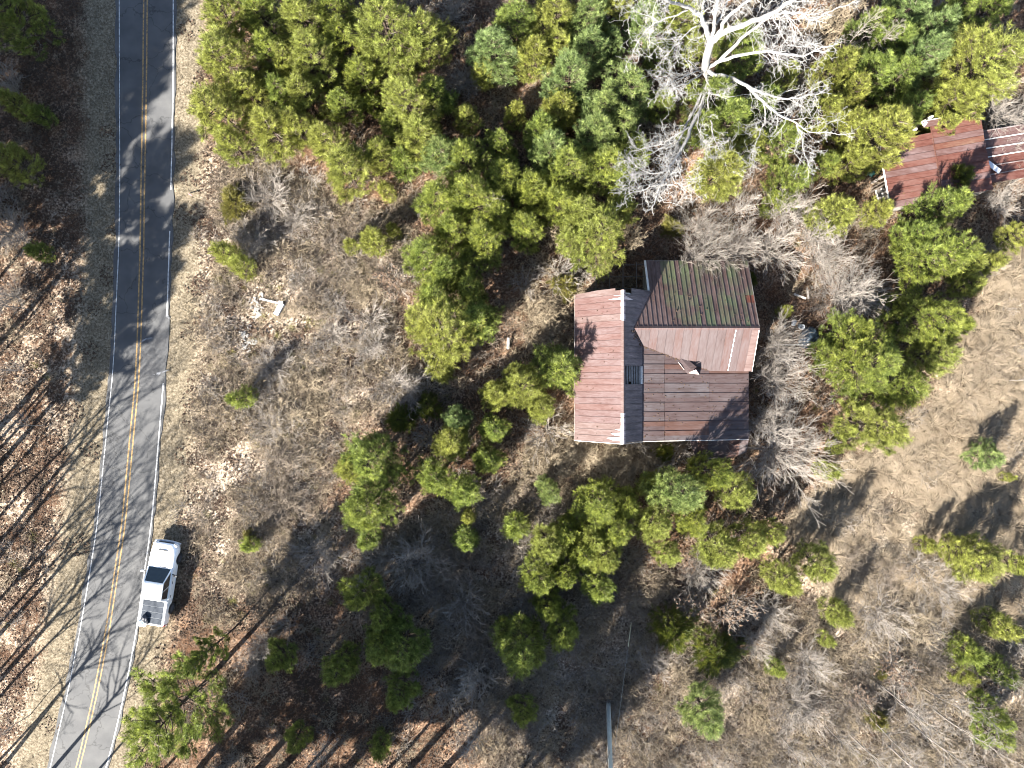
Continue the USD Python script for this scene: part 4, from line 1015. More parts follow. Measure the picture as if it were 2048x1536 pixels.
# ---------------------------------------------------------------- where each pine stands: tone, place on the photo, crown radius in photo pixels, what it looks like
PINE_TABLE = [
    ('y', 445, 30, 62, 'yellow-green pine at the top edge, nearest the road on its right side'),
    ('y', 440, 118, 66, 'broad yellow pine beside the right verge, second below the top edge'),
    ('y', 432, 218, 56, 'yellow pine overhanging the right verge, third below the top edge'),
    ('y', 462, 288, 38, 'small yellow pine at the lower tip of the roadside pine row'),
    ('g', 520, 28, 50, 'darker pine at the top edge, second from the road verge'),
    ('g', 540, 105, 44, 'thin green pine behind the broad yellow roadside pine'),
    ('g', 560, 185, 40, 'half-shaded green pine inside the roadside clump'),
    ('y', 608, 40, 58, 'pale yellow pine at the top edge between two darker pines'),
    ('g', 668, 22, 46, 'dark green pine squeezed against the top edge left of the large bright pine'),
    ('y', 625, 118, 62, 'bright pine with bare grey twigs showing at its middle, upper left woods'),
    ('y', 610, 195, 46, 'small yellow pine directly below the pine with bare grey twigs'),
    ('g', 690, 75, 46, 'dark pine on the shaded side of the large bright pine at the top'),
    ('y', 765, 52, 84, 'largest bright yellow-green pine at the top edge, left half'),
    ('y', 850, 72, 56, 'yellow pine on the right flank of the largest bright top pine'),
    ('y', 800, 128, 34, 'little bright pine just under the largest bright top pine'),
    ('y', 818, 205, 66, 'yellow pine with a bare twig whorl above the open straw gap'),
    ('g', 870, 185, 42, 'darker green pine right of the pine with a bare twig whorl'),
    ('y', 545, 262, 52, 'yellow-green pine at the lower left rim of the roadside clump'),
    ('y', 592, 250, 40, 'smaller pine touching the lower left rim pine of the clump'),
    ('y', 655, 285, 40, 'small pine standing alone left of the shaded straw hollow'),
    ('y', 690, 340, 54, 'bright yellow pine at the thicket corner below the roadside clump'),
    ('y', 770, 378, 18, 'tiny lemon-yellow sapling right of the thicket corner pine'),
    ('y', 838, 262, 52, 'yellow pine between the twig-whorl pine and the pale small pine'),
    ('b', 883, 303, 42, 'pale blue-green small pine above the central dark pines'),
    ('y', 932, 235, 30, 'small round yellow pine right of the shaded gap, upper middle'),
    ('g', 805, 318, 28, 'short dark sapling in shade below the yellow upper-middle pines'),
    ('g', 745, 205, 22, 'tiny green sapling in the dark hollow of the upper left woods'),
    ('b', 985, 98, 48, 'blue-green pine left of the sunny straw gap at top centre'),
    ('y', 968, 140, 26, 'small pine below the blue-green top-centre pine'),
    ('g', 1030, 40, 44, 'green pine at the top edge just left of centre-right clump'),
    ('y', 1110, 25, 54, 'yellow-green pine at the top edge above the pale fluffy pine'),
    ('b', 1172, 40, 46, 'pale fluffy blue-green pine near the top edge'),
    ('y', 1225, 12, 40, 'half-hidden pine at the top edge left of the white tree limbs'),
    ('y', 1072, 105, 46, 'light pine with a thin visible stem, below the top-edge pines'),
    ('b', 1140, 148, 58, 'big pale green pine in the middle of the upper centre group'),
    ('y', 1125, 212, 40, 'yellow pine under the big pale green one, upper centre'),
    ('b', 1222, 88, 32, 'small round pine in shade left of the white tree'),
    ('b', 1255, 185, 56, 'blue-green pine left of the white tree trunk, half in shadow'),
    ('b', 1205, 215, 46, 'light blue-green pine between the pale group and the white tree'),
    ('b', 1290, 45, 40, 'dim pine under the left hanging limb of the white tree'),
    ('g', 1080, 258, 44, 'green pine with a red-brown patch of litter beside it, upper centre'),
    ('y', 1030, 225, 24, 'small yellow sapling at the right rim of the straw gap'),
    ('g', 1000, 282, 32, 'small green pine in the dark band above the central dark pines'),
    ('b', 1185, 272, 52, 'pale pine just below the upper centre group, left of the drooping white branches'),
    ('g', 1140, 330, 62, 'broad mid-green pine above the pine that overhangs the house corner'),
    ('g', 1062, 372, 44, 'green pine with upright tufts left of the broad mid-green pine'),
    ('g', 1215, 335, 54, 'green pine whose right side is crossed by white twig tips'),
    ('y', 1365, 28, 42, 'yellow pine seen through the top limbs of the white tree'),
    ('y', 1385, 95, 28, 'small bright pine left of the white tree trunk fork'),
    ('g', 1318, 112, 30, 'shaded olive pine below the hanging left limb of the white tree'),
    ('g', 1480, 95, 50, 'dim green pine behind the right limbs of the white tree'),
    ('g', 1430, 195, 46, 'green pine directly under the white tree where its limbs spread'),
    ('g', 1455, 245, 52, 'brownish green pine below the white tree middle'),
    ('y', 1447, 345, 58, 'bright round pine between the white tree and the bare bushes by the house'),
    ('y', 1568, 155, 32, 'yellow pine right of the white tree in front of a black shadow'),
    ('g', 1530, 205, 36, 'green pine under the outer right white branches'),
    ('g', 1560, 285, 42, 'green pine below the outer right white branches'),
    ('g', 1325, 205, 34, 'dark pine in the black shadow left of the white trunk'),
    ('b', 1812, 18, 50, 'blue-green pine at the top edge, right quarter'),
    ('b', 1868, 62, 52, 'blue-green pine below the top edge, left of the big yellow pine'),
    ('g', 1750, 55, 42, 'green pine at the upper left rim of the right-hand pine group'),
    ('g', 1985, 8, 42, 'dark green pine at the top edge near the right corner'),
    ('g', 1915, 20, 40, 'dark pine at the top edge above the big yellow pine'),
    ('g', 1740, 150, 48, 'green pine with bare branches showing, left side of the right-hand group'),
    ('b', 1845, 120, 62, 'large blue-green pine with pale bare branches at its heart'),
    ('y', 1958, 132, 84, 'biggest yellow pine near the right edge above the rusty shed'),
    ('y', 1918, 195, 46, 'yellow pine leaning over the top edge of the rusty shed roof'),
    ('g', 1800, 155, 48, 'green pine in the centre of the right-hand pine group'),
    ('y', 1700, 180, 48, 'light pine at the left rim of the right-hand group'),
    ('y', 1645, 225, 40, 'small yellow pine left of the group above the rusty shed'),
    ('y', 1752, 282, 70, 'large bright pine covering the left end of the rusty shed roof'),
    ('g', 1820, 215, 42, 'pine casting its shadow on the upper left of the shed roof'),
    ('y', 1690, 250, 38, 'small pale pine on the left of the large bright pine by the shed'),
    ('g', 1580, 362, 42, 'green pine above the bare bushes, between house and shed'),
    ('g', 1650, 330, 30, 'short green pine in striped shade left of the shed'),
    ('y', 1672, 432, 50, 'broad light pine right of the bare bushes, below the shed level'),
    ('y', 1757, 420, 30, 'small light pine at the lower left corner of the shed'),
    ('g', 1550, 405, 26, 'small green sapling above the bare bushes north of the house'),
    ('g', 1880, 418, 56, 'dark green tufted pine hiding the lower right of the shed roof'),
    ('g', 1830, 470, 44, 'pine joined to the left of the large pine below the shed'),
    ('g', 1875, 508, 78, 'large green pine below the rusty shed'),
    ('y', 1938, 530, 36, 'pine on the right flank of the large pine below the shed'),
    ('y', 2036, 470, 32, 'yellow pine cut by the right edge below the shed'),
    ('y', 1985, 522, 22, 'olive-yellow sapling in the grass right of the large pine below the shed'),
    ('y', 1945, 568, 30, 'olive sapling at the meadow rim under the large pine'),
    ('g', 1862, 640, 66, 'green pine at the upper end of the right clump beside the meadow'),
    ('y', 1800, 610, 34, 'small tufted pine at the top of the clump beside the meadow'),
    ('g', 1905, 655, 36, 'pine whose right side touches the pale meadow'),
    ('g', 1735, 728, 72, 'broad green pine on the left of the clump beside the meadow'),
    ('y', 1872, 712, 46, 'yellow pine on the right of the clump beside the meadow'),
    ('g', 1800, 770, 58, 'green pine in the middle of the clump beside the meadow'),
    ('y', 1762, 848, 68, 'bright yellow-green pine at the lower tip of the clump beside the meadow'),
    ('g', 1655, 705, 30, 'shaded olive pine right of the bare tree beside the gable'),
    ('y', 1573, 622, 15, 'tiny bright sapling beside the buckets right of the house'),
    ('g', 945, 392, 66, 'tall dark green pine at the heart of the central pines'),
    ('g', 872, 395, 50, 'green pine at the left of the central dark pines, beside the thicket'),
    ('g', 965, 480, 48, 'pine with pale upright tufts in front of the black central shadow'),
    ('g', 848, 505, 46, 'green pine at the thicket rim below the central pines'),
    ('g', 905, 458, 44, 'pine between the thicket rim pine and the dark central shadow'),
    ('g', 1052, 452, 42, 'green pine left of the yellow pine that reaches the house'),
    ('g', 1118, 405, 46, 'green pine above the yellow pine that reaches the house'),
    ('y', 1192, 465, 72, 'large yellow-green pine just above the upper left corner of the house'),
    ('y', 1240, 415, 40, 'pine on the right flank of the large pine above the house corner'),
    ('y', 1140, 480, 34, 'smaller pine on the lower left of the large pine above the house corner'),
    ('y', 890, 660, 86, 'large yellow-green pine alone between the thicket and the house'),
    ('g', 868, 588, 46, 'shaded green pine at the top of the large lone pine west of the house'),
    ('g', 935, 570, 40, 'dark green pine in shadow right of the thicket bushes'),
    ('g', 955, 640, 44, 'green pine on the right flank of the large lone pine'),
    ('y', 882, 738, 24, 'small tip of pine hanging below the large lone pine'),
    ('y', 745, 478, 26, 'bright yellow sapling in the thicket above the pale bare bush'),
    ('y', 699, 490, 16, 'tiny yellow sapling in the thicket, left of two'),
    ('y', 783, 458, 14, 'tiny pale sapling at the upper right of the thicket'),
    ('y', 448, 506, 28, 'bright green sapling beside the right verge, left of the rubble'),
    ('y', 480, 530, 24, 'low bright sapling touching the pale bare bush above the rubble'),
    ('g', 480, 795, 24, 'lone small pine in dry grass between road and thicket'),
    ('y', 1045, 778, 62, 'bright tufted pine left of the house roof'),
    ('g', 1120, 735, 50, 'pine casting its tufted shadow on the left roof of the house'),
    ('y', 988, 790, 40, 'yellow pine on the left of the bright tufted pine'),
    ('y', 1085, 815, 38, 'pine at the lower right of the bright tufted pine beside the eave'),
    ('y', 905, 888, 46, 'star-shaped yellow-green pine with finger-like tufts'),
    ('b', 912, 840, 34, 'grey-green pine directly above the star-shaped pine'),
    ('g', 985, 860, 38, 'shaded pine with few bright tufts right of the star-shaped pine'),
    ('g', 975, 920, 34, 'dim green pine below the few-tufted shaded pine'),
    ('g', 740, 915, 70, 'green pine at the head of the large pair below the thicket'),
    ('y', 705, 935, 42, 'sunlit yellow side pine on the left of the large pair'),
    ('g', 735, 1010, 66, 'green pine at the foot of the large pair below the thicket'),
    ('g', 735, 1075, 26, 'small drooping pine tip below the large pair'),
    ('g', 868, 960, 46, 'dark green pine right of the large pair'),
    ('g', 925, 985, 42, 'shaded pine below the star-shaped pine'),
    ('y', 937, 1035, 14, 'single sunlit yellow tuft of a sapling in deep shade'),
    ('g', 930, 1080, 24, 'dark sapling in deep shade, lower centre'),
    ('b', 1097, 982, 30, 'small pale round pine south-west of the house'),
    ('g', 1195, 1010, 56, 'green pine at the top of the group south of the house'),
    ('g', 1225, 1060, 46, 'green pine right of centre in the group south of the house'),
    ('y', 1185, 1075, 40, 'light pine in the middle of the group south of the house'),
    ('g', 1135, 1065, 36, 'thin green pine left in the group south of the house'),
    ('y', 1100, 1095, 44, 'pine with yellow tufts on the left flank of the southern group'),
    ('g', 1030, 1050, 28, 'small pine standing apart at the left of the southern group'),
    ('y', 1215, 1120, 44, 'tufted bright pine at the lower right of the southern group'),
    ('g', 1075, 1160, 46, 'pine at the lower left of the southern group'),
    ('g', 1195, 1175, 42, 'dark shaded pine at the foot of the southern group'),
    ('g', 1130, 1150, 36, 'blue shaded pine between the two lowest pines of the southern group'),
    ('b', 1355, 985, 56, 'pale green pine below the lower right corner of the house', 9.0),
    ('g', 1300, 970, 30, 'small pine left of the pale pine below the house corner'),
    ('y', 1315, 1050, 46, 'light green pine below the pale pine, south-east of the house'),
    ('y', 1335, 1110, 32, 'yellow-tipped pine at the bottom of the southern-east column'),
    ('g', 1385, 1040, 38, 'green pine on the right of the southern-east column'),
    ('y', 1475, 985, 44, 'light pine left of the huge round bare bush'),
    ('g', 1425, 945, 40, 'dark pine in shade at the lower right corner of the house', 7.4),
    ('y', 1440, 1095, 50, 'broad pine on the left below the red straw patch'),
    ('y', 1505, 1085, 46, 'broad pine in the middle below the red straw patch'),
    ('y', 1550, 1070, 32, 'smaller pine on the right below the red straw patch'),
    ('y', 1575, 1165, 42, 'yellow pine left of the two above the leafless lower right'),
    ('y', 1640, 1130, 42, 'yellow pine right of the two above the leafless lower right'),
    ('y', 1680, 1232, 28, 'small yellow sapling in the lower right scrub'),
    ('y', 1655, 1282, 16, 'tiny sapling below the small yellow one in the lower right scrub'),
    ('y', 1965, 1125, 56, 'yellow pine in the lower meadow near the right edge', 4.8),
    ('y', 1915, 1100, 32, 'pine touching the upper left of the yellow meadow pine', 3.8),
    ('y', 1858, 1092, 18, 'tiny sapling at the meadow rim left of the yellow meadow pine'),
    ('b', 1975, 915, 38, 'lone small pine in the middle of the pale meadow', 3.6),
    ('y', 2020, 955, 11, 'tiny sapling near the right edge below the lone meadow pine'),
    ('y', 1660, 942, 22, 'low yellow sapling right of the huge round bare bush'),
    ('y', 1672, 897, 13, 'tiny sapling between the bare bush and the clump beside the meadow'),
    ('y', 2040, 1130, 24, 'sapling cut by the right edge beside the yellow meadow pine'),
    ('b', 1415, 1432, 54, 'lone pale green pine right of the utility pole'),
    ('g', 1555, 1340, 18, 'dim sapling in the lower right scrub'),
    ('y', 2003, 1252, 28, 'yellow sapling with a brown patch near the right edge'),
    ('g', 1935, 1300, 28, 'green sapling in the scrub left of the yellow one near the right edge'),
    ('g', 2000, 1345, 26, 'sapling lowest on the right above the two corner pines'),
    ('y', 1930, 1355, 20, 'small bright sapling under the green scrub sapling'),
    ('g', 1992, 1430, 38, 'green pine near the lower right corner, upper of two'),
    ('g', 1998, 1480, 34, 'green pine near the lower right corner, lower of two'),
    ('g', 1045, 1300, 56, 'dim green pine left of the guy wire'),
    ('g', 1125, 1265, 42, 'shaded pine right of the dim pine by the guy wire'),
    ('g', 1010, 1265, 30, 'bright-topped pine on the left of the dim pine by the guy wire'),
    ('g', 1045, 1425, 34, 'dim pine near the bottom edge left of the utility pole'),
    ('g', 800, 1300, 56, 'shaded pine with pale lower tufts, bottom centre-left'),
    ('g', 760, 1290, 46, 'dark pine behind the shaded pine with pale lower tufts'),
    ('g', 720, 1190, 44, 'dark pine in deep shade below the large pair'),
    ('g', 765, 1235, 36, 'dark pine between two others in deep shade'),
    ('g', 675, 1345, 44, 'dim pine left of the shaded pine with pale lower tufts'),
    ('g', 800, 1385, 40, 'dim pine below the shaded pine with pale lower tufts'),
    ('g', 762, 1500, 24, 'dim sapling at the bottom edge, left of centre'),
    ('g', 555, 1320, 34, 'dim pine beside the long trunk shadow, lower left'),
    ('g', 590, 1480, 30, 'dim pine at the bottom edge right of the open-branched pine'),
    ('g', 500, 1092, 18, 'shaded green sapling right of the pickup'),
    ('g', 20, 25, 62, 'dark shaded pine in the upper left corner'),
    ('y', 25, 205, 26, 'small lit pine at the left edge, upper of two'),
    ('y', 22, 320, 40, 'yellow lit pine at the left edge, lower of two'),
    ('g', 72, 228, 20, 'dim sapling in the dark wood left of the road'),
    ('g', 75, 505, 18, 'green sapling in the leafy wood left of the road'),
    ('y', 500, 180, 46, 'yellow pine in the middle of the roadside clump'),
    ('y', 575, 120, 40, 'bright small pine between the two twig-showing pines of the roadside clump'),
    ('g', 720, 150, 40, 'green pine left of the largest bright top pine, in half shade'),
    ('g', 690, 205, 36, 'half-shaded pine above the sunny straw hollow, upper left woods'),
    ('y', 760, 300, 36, 'yellow pine right of the thicket corner pine'),
    ('g', 790, 245, 34, 'green pine left of the pine with a bare twig whorl'),
    ('g', 930, 315, 44, 'green pine joining the pale small pine to the central dark pines'),
    ('g', 1010, 345, 46, 'deep green pine above the heart of the central pines'),
    ('b', 1175, 100, 44, 'soft pale pine between the fluffy blue-green pine and the big pale green one'),
    ('y', 1110, 85, 38, 'light pine under the yellow-green top-edge pine'),
    ('b', 1100, 300, 46, 'blue-green pine between the litter-patch pine and the broad mid-green pine'),
    ('b', 1240, 250, 46, 'blue-green pine beside the white twig tips'),
    ('g', 1270, 300, 40, 'green pine below the black shadow left of the white tree'),
    ('y', 1500, 290, 42, 'light pine in the gap under the outer right white branches'),
    ('g', 1400, 255, 40, 'green pine below the lowest white limb'),
    ('g', 1000, 430, 40, 'dark pine beside the black central shadow'),
    ('y', 1165, 420, 44, 'bright pine between the two above the house corner'),
    ('g', 890, 540, 44, 'dark green pine linking the thicket rim pine to the large lone pine'),
    ('y', 1680, 130, 44, 'light pine left of the slim bare tree'),
    ('g', 1790, 85, 46, 'blue-green pine filling the upper middle of the right-hand group'),
    ('y', 1885, 255, 30, 'small yellow pine at the shed roof top edge'),
    ('y', 1700, 325, 36, 'bright pine left of the large one covering the shed end'),
    ('g', 1700, 660, 44, 'green pine at the upper left of the clump beside the meadow'),
    ('g', 1165, 1110, 40, 'green pine in the hollow of the southern group'),
    ('g', 1255, 1010, 36, 'green pine at the upper right of the southern group'),
    ('g', 1095, 1215, 36, 'shaded pine above the dim pine by the guy wire'),
]

# ---------------------------------------------------------------- plant builders
def unit(v):
    return v / (np.linalg.norm(v, axis=-1, keepdims=True) + 1e-9)


def tufts_mesh(P, D, S, r, per=34, length=0.20, width=0.017, spread=1.0):
    """Needle brushes: at each P, pointing along D, of size S, thin pointed blades fan out."""
    N = len(P)
    D = unit(D)
    ref = np.where(np.abs(D[:, 2:]) < 0.85, [[0, 0, 1.0]], [[1.0, 0, 0]])
    A = unit(np.cross(D, ref)); B = np.cross(D, A)
    th = r.uniform(0, 2 * np.pi, (N, per)); an = np.radians(r.uniform(10, 68, (N, per))) * spread
    back = r.uniform(-0.34, 0.08, (N, per)) * S[:, None]
    dirs = D[:, None] * np.cos(an)[..., None] + (A[:, None] * np.cos(th)[..., None] + B[:, None] * np.sin(th)[..., None]) * np.sin(an)[..., None]
    L = length * S[:, None] * r.uniform(0.7, 1.15, (N, per))
    b = P[:, None] + D[:, None] * back[..., None]
    tip = b + dirs * L[..., None]
    side = unit(np.cross(dirs, r.standard_normal((N, per, 3)))) * (width * S[:, None] * 0.5)[..., None]
    root = b + dirs * (0.12 * L)[..., None]
    V = np.stack([root - side, root + side, tip], 2).reshape(-1, 3)
    F = np.arange(len(V)).reshape(-1, 3)
    return V, F


def make_pine(name, seed, H, Rc, mat_, clear=0.18, dens=1.0, sparse=0.0, tuft=1.0, up=0.35, dead=6, profile=0.75, per=38, width=0.019, length=0.235):
    """A young pine: tapered trunk, whorls of limbs that curve up, side shoots that each end in a brush of needles."""
    r = np.random.default_rng(seed)
    K = Kind(name)
    lean = r.normal(0, 0.02, 2)
    trunk_pt = lambda z: np.array([lean[0] * z + 0.05 * math.sin(z * .9 + seed), lean[1] * z + 0.05 * math.cos(z * .8 + seed), z])
    zs = np.linspace(-0.3, H * 0.985, 12)
    r0 = 0.030 + 0.0135 * H
    part_tr = pipe([trunk_pt(z) for z in zs], np.maximum(r0 * (1 - np.clip(zs / H, 0, 1)) ** 0.85, 0.012), 7)
    K.add('trunk', part_tr, M['pine_bark'], smooth=True)
    segs, P, D, S, dsegs = [], [], [], [], []
    zb = H * clear
    z = zb
    while z < H * 0.97:
        t = (z - zb) / (H - zb)
        nb = int(r.integers(4, 7) * (1.0 if t < .85 else .7) * dens + .5)
        ph0 = r.uniform(0, 6.28)
        for i in range(nb):
            if r.uniform() < sparse:
                continue
            az = ph0 + i * 6.283 / nb + r.normal(0, .25)
            L = Rc * ((1 - t) ** profile * 0.93 + 0.09) * r.uniform(0.6, 1.12) * (0.72 + 0.28 * min(1, t / .25))
            el = math.radians(4 + 42 * t + r.normal(0, 7))
            d = np.array([math.cos(az) * math.cos(el), math.sin(az) * math.cos(el), math.sin(el)])
            p = trunk_pt(z); n_ = 5; pts = [p]
            for k_ in range(n_):
                d = unit(d + np.array([r.normal(0, .09), r.normal(0, .09), up * 0.22 + r.normal(0, .04)]))
                p = p + d * L / n_; pts.append(p)
            for k_ in range(n_):
                segs.append([*pts[k_], *pts[k_ + 1], 0.028 * (1 - k_ / n_) * (L / 2 + .3) + .006, 0.028 * (1 - (k_ + 1) / n_) * (L / 2 + .3) + .006])
            P.append(pts[-1]); D.append(d); S.append(tuft * r.uniform(.95, 1.25))
            ns = max(3, int(L * 5.8 * dens))
            for q_ in range(ns):
                s = r.uniform(0.26, 0.97); k_ = min(int(s * n_), n_ - 1); b = pts[k_] + (pts[k_ + 1] - pts[k_]) * (s * n_ - k_)
                ax = unit(pts[k_ + 1] - pts[k_]); sgn = 1 if q_ % 2 else -1
                hor = unit(np.cross(ax, [0, 0, 1.0])) * sgn
                sd_ = unit(ax * r.uniform(.5, 1.0) + hor * r.uniform(.5, 1.0) + np.array([0, 0, r.uniform(-.05, .55)]))
                sl = (0.16 + 0.42 * L * (1 - s) + .10) * r.uniform(.6, 1.15)
                e = b + sd_ * sl
                segs.append([*b, *e, .010, .006])
                ed = unit(sd_ + [0, 0, up])
                P.append(e); D.append(ed); S.append(tuft * r.uniform(.75, 1.15))
                if sl > .42:
                    for sg in (-1, 1):
                        s2 = unit(sd_ + unit(np.cross(sd_, [0, 0, 1.0])) * sg * .8 + [0, 0, .15]); m_ = b + sd_ * sl * r.uniform(.4, .7); e2 = m_ + s2 * sl * r.uniform(.3, .5)
                        segs.append([*m_, *e2, .008, .005]); P.append(e2); D.append(unit(s2 + [0, 0, up])); S.append(tuft * r.uniform(.7, 1.0))
        z += r.uniform(0.34, 0.52) * (0.75 + 0.04 * H)
    for k_ in range(5):
        P.append(trunk_pt(H * .985) + [r.normal(0, .06), r.normal(0, .06), .05 - .06 * k_]); D.append(np.array([r.normal(0, .35), r.normal(0, .35), 1.0])); S.append(tuft)
    for k_ in range(dead):
        zz = r.uniform(.25, .95) * H if k_ % 2 else r.uniform(0.1, .4) * H; az = r.uniform(0, 6.28); L = Rc * r.uniform(.35, .8) * (1 - .6 * zz / H)
        p = trunk_pt(zz); d = np.array([math.cos(az), math.sin(az), .15])
        for j in range(4):
            d = unit(d + r.normal(0, .14, 3)); q_ = p + d * L / 4
            dsegs.append([*p, *q_, .016 - .003 * j, .013 - .003 * j])
            for sg in range(2):
                e = q_ + unit(d + r.normal(0, .7, 3)) * L * .16
                dsegs.append([*q_, *e, .008, .004])
            p = q_
    K.add('limbs', tubes(segs), M['pine_bark'])
    if dsegs:
        K.add('dead_branches', tubes(dsegs), M['dead_twigs'], kind='stuff')
    K.add('crown', tufts_mesh(np.array(P), np.array(D), np.array(S), r, per=per, width=width, length=length), mat_)
    K.H, K.R = H, Rc
    K.tris = len(P) * per
    return K


def make_cedar(name, seed, H, Rc, mat_, dens=1.0):
    """A dense evergreen bush of fine upright sprays."""
    r = np.random.default_rng(seed)
    K = Kind(name)
    K.add('trunk', pipe([(0, 0, -.3), (0.03, 0, H * .5), (0, 0.03, H * .9)], [.07, .05, .015], 6), M['pine_bark'], smooth=True)
    n_ = int(420 * dens)
    h = r.uniform(0.05, 1, n_) ** 0.8
    az = r.uniform(0, 6.28, n_)
    lob = 1 + .22 * np.sin(az * 3 + seed) + .14 * np.sin(az * 7 + 2 * seed + h * 4)
    rad = Rc * np.sqrt(np.clip(1 - h ** 1.6, 0, 1)) * lob * r.uniform(.45, 1.0, n_) ** .6 + .05
    P = np.stack([rad * np.cos(az), rad * np.sin(az), h * H * .97], 1)
    D = np.stack([np.cos(az) * .8, np.sin(az) * .8, .45 + .9 * h], 1) + r.normal(0, .25, (n_, 3))
    segs = [[0, 0, max(.1, p[2] - .5 * np.hypot(p[0], p[1])), *p, .018, .005] for p in P[::3]]
    K.add('limbs', tubes(segs), M['pine_bark'])
    K.add('crown', tufts_mesh(P, D, r.uniform(.8, 1.35, n_), r, per=44, length=.24, width=.018, spread=.75), mat_)
    K.H, K.R = H, Rc
    return K


def grow(r, segs, p, d, L, r0, lev, nseg=4, wig=.16, up=.02, kids=(5, 4, 3), ang=(.5, 1.1), shrink=(.35, .6), rmin=.005, start=.25, taper=.35):
    pts = [np.asarray(p, float)]; d = unit(np.asarray(d, float))
    for k_ in range(nseg):
        d = unit(d + r.normal(0, wig, 3) + [0, 0, up]); pts.append(pts[-1] + d * L / nseg)
    rr = np.maximum(r0 * (1 - (1 - taper) * np.linspace(0, 1, nseg + 1)), rmin)
    for k_ in range(nseg):
        segs.append([*pts[k_], *pts[k_ + 1], rr[k_], rr[k_ + 1]])
    if lev <= 0:
        return
    for c in range(kids[len(kids) - lev]):
        s = r.uniform(start, 1.0); k_ = min(int(s * nseg), nseg - 1); b = pts[k_] + (pts[k_ + 1] - pts[k_]) * (s * nseg - k_)
        ax = unit(pts[k_ + 1] - pts[k_]); perp = unit(np.cross(ax, r.standard_normal(3))); a_ = r.uniform(*ang)
        grow(r, segs, b, ax * math.cos(a_) + perp * math.sin(a_), L * r.uniform(*shrink) * (1.15 - .4 * s), max(rr[k_] * .55, rmin), lev - 1, max(2, nseg - 1), wig * 1.15, up, kids, ang, shrink, rmin, start, taper)


def make_shrub(name, seed, H, Rc, mat_, stems=9, kids=(6, 4), rad=.022, rmin=.0075, leaves=0, leaf_mat=None, leafsize=.09, wig=.075, out=1.0):
    """A leafless many-stemmed shrub."""
    r = np.random.default_rng(seed); K = Kind(name); segs = []
    for i in range(stems):
        az = i * 6.283 / stems + r.normal(0, .3); o = r.uniform(.25, 1.0) * out
        d = np.array([math.cos(az) * o * Rc, math.sin(az) * o * Rc, H * r.uniform(.75, 1.0)])
        grow(r, segs, (r.normal(0, .10), r.normal(0, .10), -.1), d, np.linalg.norm(d) * r.uniform(.8, 1.0), rad * r.uniform(.7, 1.2), len(kids), 5, wig, .0, kids, (.25, .75), (.3, .6), rmin, .15)
    K.add('stems', tubes(segs), mat_)
    if leaves:
        S_ = np.array(segs); k_ = r.integers(0, len(S_), leaves); P = S_[k_, 3:6] + r.normal(0, .03, (leaves, 3))
        K.add('dry_leaves', leaf_quads(P, r, leafsize), leaf_mat)
    K.H, K.R = H, Rc
    return K


def make_bare_tree(name, seed, H, Rc, mat_, kids=(13, 5, 3), rad=.055, rmin=.0075, lean=(0, 0), start=.28, ang=(.5, 1.0)):
    r = np.random.default_rng(seed); K = Kind(name)
    segs = []; pts = [np.array([0, 0, -.2])]; d = unit(np.array([lean[0], lean[1], 1.0])); n_ = 7
    for k_ in range(n_):
        d = unit(d + r.normal(0, .05, 3)); pts.append(pts[-1] + d * H / n_)
    rr = np.linspace(rad, rmin * 1.4, n_ + 1)
    K.add('trunk', pipe(pts, rr, 6), mat_, smooth=True)
    for c in range(kids[0]):
        s = start + (1 - start) * (c + r.uniform()) / kids[0]; k_ = min(int(s * n_), n_ - 1); b = pts[k_] + (pts[k_ + 1] - pts[k_]) * (s * n_ - k_)
        az = c * 2.4 + r.normal(0, .4); a_ = r.uniform(*ang)
        ax = unit(pts[k_ + 1] - pts[k_]); pr = unit(np.array([math.cos(az), math.sin(az), 0]))
        grow(r, segs, b, ax * math.cos(a_) + pr * math.sin(a_), Rc * r.uniform(.75, 1.2) * (1.15 - .6 * s), rr[k_] * .55, 2, 5, .15, .03, kids[1:], (.4, 1.0), (.3, .55), rmin, .15)
    K.add('branches', tubes(segs), mat_)
    K.H, K.R = H, Rc
    return K


def leaf_quads(P, r, size, flat=.5):
    N = len(P)
    a_ = unit(np.concatenate([r.standard_normal((N, 2)), r.normal(0, flat, (N, 1))], 1)); nrm = unit(np.stack([r.normal(0, flat, N), r.normal(0, flat, N), np.ones(N)], 1))
    b = np.cross(nrm, a_); s = size * r.uniform(.55, 1.2, (N, 1))
    V = np.stack([P + a_ * s, P + b * s * .55, P - a_ * s * .9, P - b * s * .55], 1).reshape(-1, 3)
    k_ = np.arange(N) * 4
    F = np.concatenate([np.stack([k_, k_ + 1, k_ + 2], 1), np.stack([k_, k_ + 2, k_ + 3], 1)])
    return V, F


TONES = {'y': 'needles_yellow', 'g': 'needles_green', 'b': 'needles_blue'}
PINES = {}
for tn, mname in TONES.items():
    so = {'y': 100, 'g': 200, 'b': 300}[tn]
    PINES[tn, 'L'] = [make_pine(f'big_pine_kind_{mname[8:]}_{i}', so + i, 9.0, 2.9, M[mname], dens=1.0, dead=10) for i in range(2)]
    PINES[tn, 'M'] = [make_pine(f'mid_pine_kind_{mname[8:]}_{i}', so + 20 + i, 6.5, 1.95, M[mname], dens=1.08, dead=7) for i in range(3)]
    PINES[tn, 'S'] = [make_pine(f'small_pine_kind_{mname[8:]}_{i}', so + 40 + i, 2.9, .95, M[mname], clear=.08, dens=1.2, tuft=.95, dead=0, profile=.6) for i in range(2)]
TALL = [make_pine(f'tall_pine_kind_{i}', 500 + i, 20.0, 4.2, M['needles_green'], clear=.46 + .06 * i, dens=1.05, tuft=1.7, dead=10, per=26, width=.024, length=.22, profile=.5) for i in range(2)]
OPEN = [make_pine('open_pine_kind', 520, 12.0, 4.2, M['needles_green'], clear=.35, dens=.85, sparse=.15, tuft=1.3, dead=12, profile=.5)]
